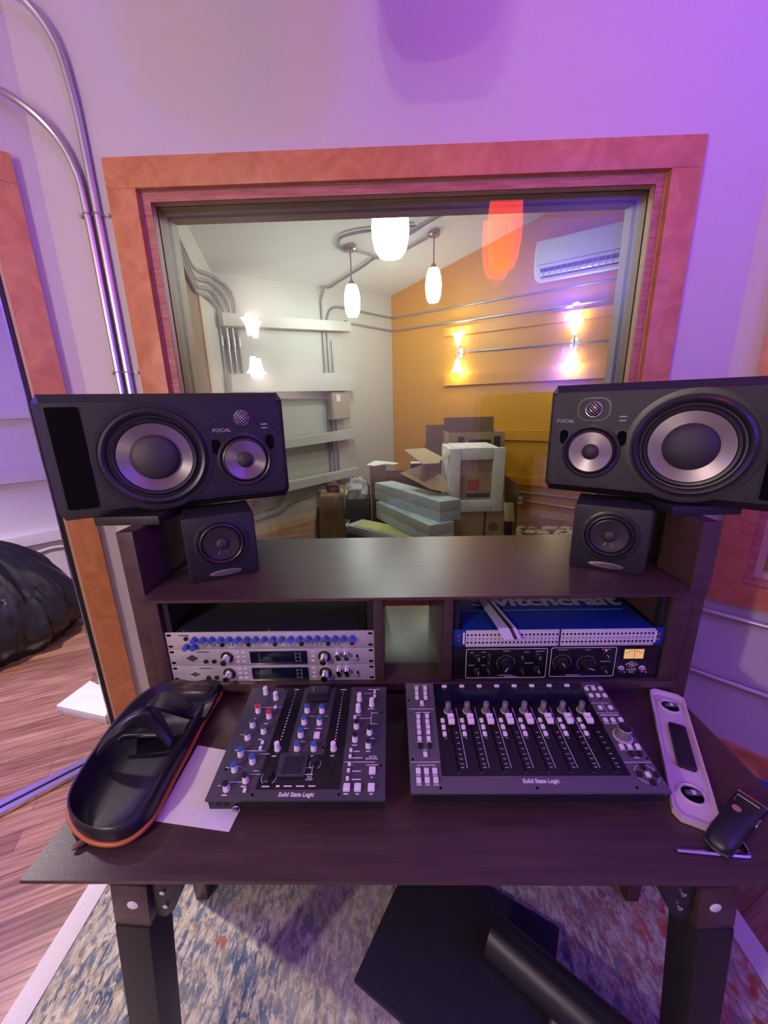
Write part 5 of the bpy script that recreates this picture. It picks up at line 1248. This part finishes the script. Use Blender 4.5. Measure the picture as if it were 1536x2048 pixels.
for a, bb in [(.4195, .0788), (.4336, .0787), (.4258, .0545), (.4119, .0418), (.4404, .0407), (.4268, .0278)]: sub(None, 'button', db_, L(a, bb-.002, .0002), t)
MB().lathe([(.0165, 0), (.0165, .0008), (.0150, .0010)], L(.4250, .1130, .0001), seg=32).build('encoder_ring', print_white, t)
MB().lathe([(.0150, 0), (.0148, .002), (.0130, .003), (.0122, .022), (.0110, .023)], L(.4250, .1130, .0003), seg=32).build('jog_knob', mat('satin_encoder', (.33, .31, .31), .35, metal=.6), t)
MB().lathe([(.0109, .0228), (.0100, .0222), (0, .0220)], L(.4250, .1130, .0003), seg=32).build('jog_knob_cap', black_plastic, t)
b = MB()
for q0 in (20, 110, 200, 290): b.tube([L(.4258, .0412, .0004)+Vector((.0185*math.cos(q), .0165*math.sin(q), 0)) for q in [math.radians(q0+k*50/6) for k in range(7)]], .0004, 5)
b.build('jog_ring', print_white, t)
dash([(.0520, .1777, .050, .0009), (.0506, .0640, .052, .0009), (.4180, .1895, .044, .0009), (.4220, .1650, .046, .0009), (.4210, .0622, .049, .0009), (.4252, .1780, .0009, .020)], print_white, 'divider_lines')
dash([(.0460, .2390, .012, .0016), (.0640, .2395, .012, .0016), (.0450, .1690, .012, .0016), (.0620, .1690, .014, .0016), (.0540, .1860, .010, .0014), (.4230, .2360, .020, .0018), (.4250, .1600, .036, .0018), (.4110, .1410, .010, .0016), (.4250, .1410, .010, .0016), (.4395, .1410, .010, .0016), (.4250, .0985, .014, .0014), (.4105, .0860, .010, .0014), (.4250, .0860, .010, .0014), (.4395, .0860, .010, .0014), (.4265, .0705, .009, .0014), (.0520, .0870, .007, .0014), (.0433, .1035, .010, .0012), (.0606, .1035, .010, .0012),
      (.0366, .0400, .007, .0014), (.0509, .0400, .007, .0014), (.0652, .0400, .008, .0014), (.0364, .0238, .008, .0014), (.0507, .0238, .008, .0014), (.0654, .0238, .009, .0014)])
text('AUTOMATION', .0048, print_white, t, L(.0515, .0578, .0003))
text('Solid State Logic', .0100, print_white, t, L(.2420, .0297, .0003), shear=.18, bold=.00025, sx=.92)
for a, bb in [(.0720, .0185), (.2325, .0185), (.3960, .0185), (.0280, .0690), (.4440, .0690), (.4280, .2000), (.0270, .2000), (.2400, .2440)]: sub(None, 'screw', scm, L(a, bb, .0002), t)

# ------------------------------------------------------------------ loose things on the worktop
o = slab('paper_sheet', [P(312, 1641, Z=.7365), P(459, 1663, Z=.7365), P(490, 1560, Z=.7365), P(400, 1490, Z=.7365)], .7362, .7354, white_paper, bev=0)
# (a square sheet, partly under the controller)
bpy.data.objects.remove(o)
pp = [Vector((-.4085, .4790, 0)), Vector((-.2765, .4620, 0)), Vector((-.2590, .5990, 0)), Vector((-.4100, .6290, 0))]
o = slab('paper_sheet', pp, .7362, .7354, white_paper, bev=0); tag(o, 'white paper sheet partly under the black headrest and the knob controller', 'paper')

# headrest: moulded black tray, padded rim, orange piping, cross strap and flared end
hr = thing('headrest', 'black moulded chair headrest with orange piping lying upside down on the desk', 'headrest', (-.452, .405, ZD+.0005))
def HP(x, y, z):      # traced on a close look at the left end of the desk, z above the worktop
    return P(110+x/3.938, 1360+y/3.938, Z=ZD+z)
HT = Matrix.Translation(-hr.location)
near = [(1318, 104), (1240, 232), (1150, 392), (1060, 572), (960, 755), (870, 935), (790, 1085), (700, 1190), (600, 1262), (500, 1298), (400, 1302), (300, 1283), (212, 1236), (145, 1168), (108, 1080), (115, 985), (158, 885), (225, 765), (310, 630), (400, 490), (500, 360), (620, 230), (760, 130), (900, 80), (1050, 62), (1190, 62), (1275, 75)]
zo = lambda k: .012+.020*max(0, 1-abs(k-0)/6)+(.022 if 17 <= k <= 25 else 0)
op = [HP(x, y, .012) for x, y in near]
op = [op[-1]]+op+[op[0], op[1]]
op = spline(op, 4)[4:-8]
n = len(op); cen = sum(op, Vector())/n
axd = (op[0]-cen); 
def shrink(k, z):
    """inner ring: pull towards the long axis, keep the ends further apart"""
    out = []
    ydir = Vector((.10, 1, 0)).normalized()
    for p in op:
        f = (p-cen).dot(ydir); foot = cen+ydir*f*.80
        q = p.lerp(foot, k); out.append(Vector((q.x, q.y, ZD+z)))
    return out
b = MB(HT); b.grid([shrink(k, z) for k, z in ((.30, .0008), (.12, .003), (.03, .010))], True); b.f.append(tuple(range(n-1, -1, -1))); b.build('shell', spk_gloss, hr, 60)
b = MB(HT); b.tube(shrink(.015, .0135), .0040, 8, closed=True); b.build('orange_piping', rubber_orange, hr, 60)
black_foam = mat('headrest_black_foam', (.010, .010, .015), .36)
b = MB(HT); b.grid([shrink(k, z) for k, z in ((.035, .0115), (.030, .022), (.045, .034), (.08, .042), (.13, .043), (.18, .038), (.26, .026), (.38, .014), (.52, .008), (.75, .006), (.97, .006))], True); b.f.append(tuple(range(10*n, 11*n))); b.build('padded_rim', black_foam, hr, 60)
def sheet(nm, rows, th, m=black_foam):
    """a thick moulded sheet through rows of traced points (x, y, height)"""
    R3 = [spline([HP(*p) for p in r], 5) for r in rows]
    cols = [spline([r[k] for r in R3], 5) for k in range(len(R3[0]))]
    top = [[c[k] for c in cols] for k in range(len(cols[0]))]
    bot = [[p-Vector((0, 0, th)) for p in r] for r in top]
    b = MB(HT); nr, nc_ = len(top), len(top[0])
    b.grid(top); b.grid([r[::-1] for r in bot])
    for r, q in ((top[0], bot[0]), (bot[-1], top[-1])): b.grid([q, r])
    b.grid([[q[0] for q in top], [q[0] for q in bot]]); b.grid([[q[-1] for q in bot], [q[-1] for q in top]])
    return b.build(nm, m, hr, 60)
sheet('cross_strap', [
    [(322, 592, .040), (372, 520, .066), (480, 430, .090), (610, 358, .098), (710, 352, .092), (800, 415, .072), (905, 520, .044)],
    [(330, 560, .046), (400, 440, .080), (520, 330, .108), (650, 270, .118), (745, 270, .112), (820, 340, .086), (925, 470, .050)],
    [(350, 530, .048), (470, 370, .086), (600, 262, .112), (705, 212, .120), (780, 212, .112), (838, 262, .088), (925, 420, .052)]], .009)
sheet('end_flap', [
    [(690, 235, .100), (760, 150, .096), (850, 96, .092), (930, 98, .078), (1040, 145, .054), (1150, 178, .045), (1290, 92, .052)],
    [(705, 225, .104), (780, 190, .100), (880, 180, .088), (965, 195, .068), (1050, 222, .046), (1130, 220, .038), (1240, 190, .044)],
    [(720, 218, .108), (800, 215, .104), (890, 235, .082), (975, 262, .056), (1045, 282, .038), (1100, 290, .032), (1185, 290, .040)]], .009)
b = MB(HT); b.tube(spline([HP(505, 480, .034), HP(545, 446, .040), HP(700, 438, .040), HP(900, 428, .040), HP(1015, 425, .036)], 4), .0045, 8); b.build('bridge_bar', black_foam, hr, 60)
sheet('inner_web', [[(560, 455, .036), (700, 445, .034), (880, 436, .034), (1010, 430, .036)], [(640, 400, .020), (740, 380, .018), (900, 370, .018), (1030, 370, .022)], [(760, 290, .030), (860, 280, .022), (980, 280, .020), (1080, 285, .024)]], .004)
# small brush handle end under the headrest
p = P(150, 1694, Z=.742); q = P(172, 1680, Z=.742); d = (q-p).normalized()
t = thing('wooden_handle', 'small wooden handle with brass ferrule poking out under the headrest', 'tool handle', (p.x, p.y, ZD))
MB().tube([Vector((0, 0, .0065))+d*s for s in (-.004, 0, .006, .012, .017)], [.002, .0045, .0055, .0055, .0045], 12).build('handle', wood_handle, t)
MB().tube([Vector((0, 0, .0065))+d*s for s in (.0172, .020, .034)], [.0048, .005, .005], 12).build('ferrule', brass, t)
# spirit level
lv = mat('pink_clear_plastic', (.66, .52, .62), .35, coat=.4)
e0, e1 = Vector((.6215, .7515, 0)), Vector((.4830, .4760, 0)); d = (e0-e1).normalized(); sidev = Vector((d.y, -d.x, 0)); ln = (e0-e1).length
t = thing('spirit_level', 'translucent pinkish spirit level with black grip and two round vials, right of the fader unit', 'spirit level', (e1.x, e1.y, ZD+.0006), Matrix((sidev, d, Vector((0, 0, 1)))).transposed())
hw = .032
oc = [(-hw+.010, -.010), (hw-.010, -.010), (hw, 0.002), (hw, ln-.004), (hw-.010, ln+.006), (-hw+.010, ln+.006), (-hw, ln-.004), (-hw, .002)]
MB().prism(oc, 0, .0085, .002).build('level_body', lv, t)
TL = Matrix.Translation((0, 0, -.0115))
icc = [(x*.80, .012+(y-.0)*((ln-.020)/(ln+.004))) for x, y in oc]
b = MB(TL); rows = [[(x, y, z) for x, y in oc_] for oc_, z in (([(x*.995, y*.999) for x, y in oc], .0202), (oc, .0255), ([(x*.90, y*.985+.002) for x, y in oc], .0255), (icc, .0202))]
b.grid(rows, True); b.build('raised_edge', lv, t)
MB(TL).prism(rrect(.004, ln*.50, .030, .112, .005, 3), .0203, .0275, .002).build('black_grip', mat('grip_black', (.012, .010, .016), .45), t)
vial = mat('vial_fluid', (.10, .07, .13), .1)
for y in (.045, ln-.040):
    MB(TL).lathe([(.0215, 0), (.0215, .003), (.0190, .0042), (.0165, .003), (.0160, .0006)], (.002, y, .0203), seg=32).build('vial_ring', lv, t)
    MB(TL).lathe([(.0158, .0005), (0, .0005)], (.002, y, .0203), seg=32).build('vial_window', port_black, t)
    MB(TL).cyl((.002-.010, y-.004, .0250), (.002+.010, y+.004, .0250), .0042, seg=14).build('vial_tube', vial, t)
    MB(TL).cyl((.002-.003, y-.0012, .0262), (.002+.003, y+.0012, .0262), .0042, seg=14).build('bubble', mat('vial_bubble', (.55, .48, .58), .1), t)
# black hand-held clipper
e0, e1 = Vector((.486, .4375, 0)), Vector((.604, .5085, 0)); d = (e1-e0).normalized(); sv = Vector((d.y, -d.x, 0)); ln = (e1-e0).length
t = thing('hair_clipper', 'black handheld clipper with small wooden-coloured button, lying at the right end of the worktop', 'clipper', (e0.x, e0.y, ZD+.0006), Matrix((sv, d, Vector((0, 0, 1)))).transposed())
b = MB(); rows = []
for y, w_, z0_, z1 in ((-.012, .006, .006, .016), (-.008, .016, .003, .024), (0, .021, .001, .030), (.02, .0225, 0, .035), (.06, .022, 0, .036), (.09, .023, .002, .036), (.105, .024, .004, .034), (.125, .024, .006, .028), (ln, .025, .010, .018)):
    z0_ *= .8; z1 *= .8
    rows.append([(x*w_*1.62, y*.93, z0_+(z1-z0_)*z) for x, z in [(.5, .25), (.5, .7), (.42, .92), (.25, 1), (-.25, 1), (-.42, .92), (-.5, .7), (-.5, .25), (-.40, .04), (-.2, 0), (.2, 0), (.40, .04)]])
b.grid(rows, True); b.f.append(tuple(range(11, -1, -1))); b.f.append(tuple(8*12+k for k in range(12))); b.build('housing', black_plastic, t, 50)
b = MB(); b.tube([(.0178, .018, .008), (.0125, -.0065, .008), (0, -.0115, .008), (-.0125, -.0065, .008), (-.0178, .018, .008)], .0026, 8); b.build('heel_trim', mat('grey_trim', (.12, .11, .11), .3, metal=.5), t)
b = MB(); b.box((0, ln*.93+.001, .0112), (.040, .004, .003)); b.build('blade', chrome, t)
b = MB(); b.tube([(-.013, .082, .0294), (-.014, .102, .0276), (.014, .102, .0276)], .0008, 6); b.build('cover_seam', chrome, t)
MB().lathe([(.0060, 0), (.0055, .0016), (0, .0022)], (-.005, .070, .0288), seg=20).build('button', mat('button_copper', (.42, .20, .13), .4), t)
MB().box((.0200, .080, .016), (.003, .020, .006), .001).build('side_switch', chrome, t)
# hex key
t = thing('hex_key', 'shiny L-shaped hex key in front of the black clipper', 'hex key', P(1353, 1700, Z=ZD+.004))
a = P(1353, 1700, Z=ZD+.0036); c_ = P(1503, 1714, Z=ZD+.0036); e = P(1481, 1677, Z=ZD+.0036)
z_ = Vector((0, 0, 0)); dd = (c_-a).normalized(); d2 = (e-c_).normalized()
pts = [a, a.lerp(c_, .5), c_-dd*.009, c_-dd*.003+d2*.001, c_+d2*.004-dd*.0003, c_+d2*.010, e]
MB(Matrix.Translation(-t.location)).tube(pts, .0030, 6).build('hex_rod', chrome, t, smooth=0)

# ------------------------------------------------------------------ black case with a roll on the rug
wv = Vector((.87, -.49, 0)).normalized(); hv = Vector((.49, .87, 0)).normalized()
zc_ = .030; cA = P(707, 1957, Z=zc_)
t = thing('equipment_case', 'black flat case lying askew on the rug in front of the desk', 'case', (cA.x, cA.y, .0105), Matrix((wv, hv, Vector((0, 0, 1)))).transposed())
case = mat('black_vinyl', (.022, .024, .028), .42, bump=(60, .15))
MB().box((.215, .18, .008), (.43, .36, .016), .004).build('case_body', case, t)
MB().box((.215, .18, .0175), (.40, .33, .0025), .001).build('lid_panel', case, t)
r0 = P(985, 1868, Z=.080); r1 = P(1192, 2050, Z=.080); dd = (r1-r0).normalized()
t = thing('rolled_mat', 'black rolled mat lying across the flat black case', 'rolled mat', (r0.x, r0.y, .03))
T = Matrix.Translation(-t.location)
b = MB(T); b.cyl(r0, r0+dd*.52, .047, seg=32); b.build('roll', case, t)
MB(T).lathe([(.034, 0), (.028, -.0015), (.022, -.0002), (.014, -.0015), (0, -.0004)], r0, dd, 24).build('roll_end', port_black, t)
b = MB(T); sd = dd.cross(Vector((0, 0, 1))); b.beam(r0+Vector((0, 0, .0475))+sd*.012, r0+dd*.52+Vector((0, 0, .0475))+sd*.012, .010, .004, up=(0, 0, 1)); b.build('seam', case, t)
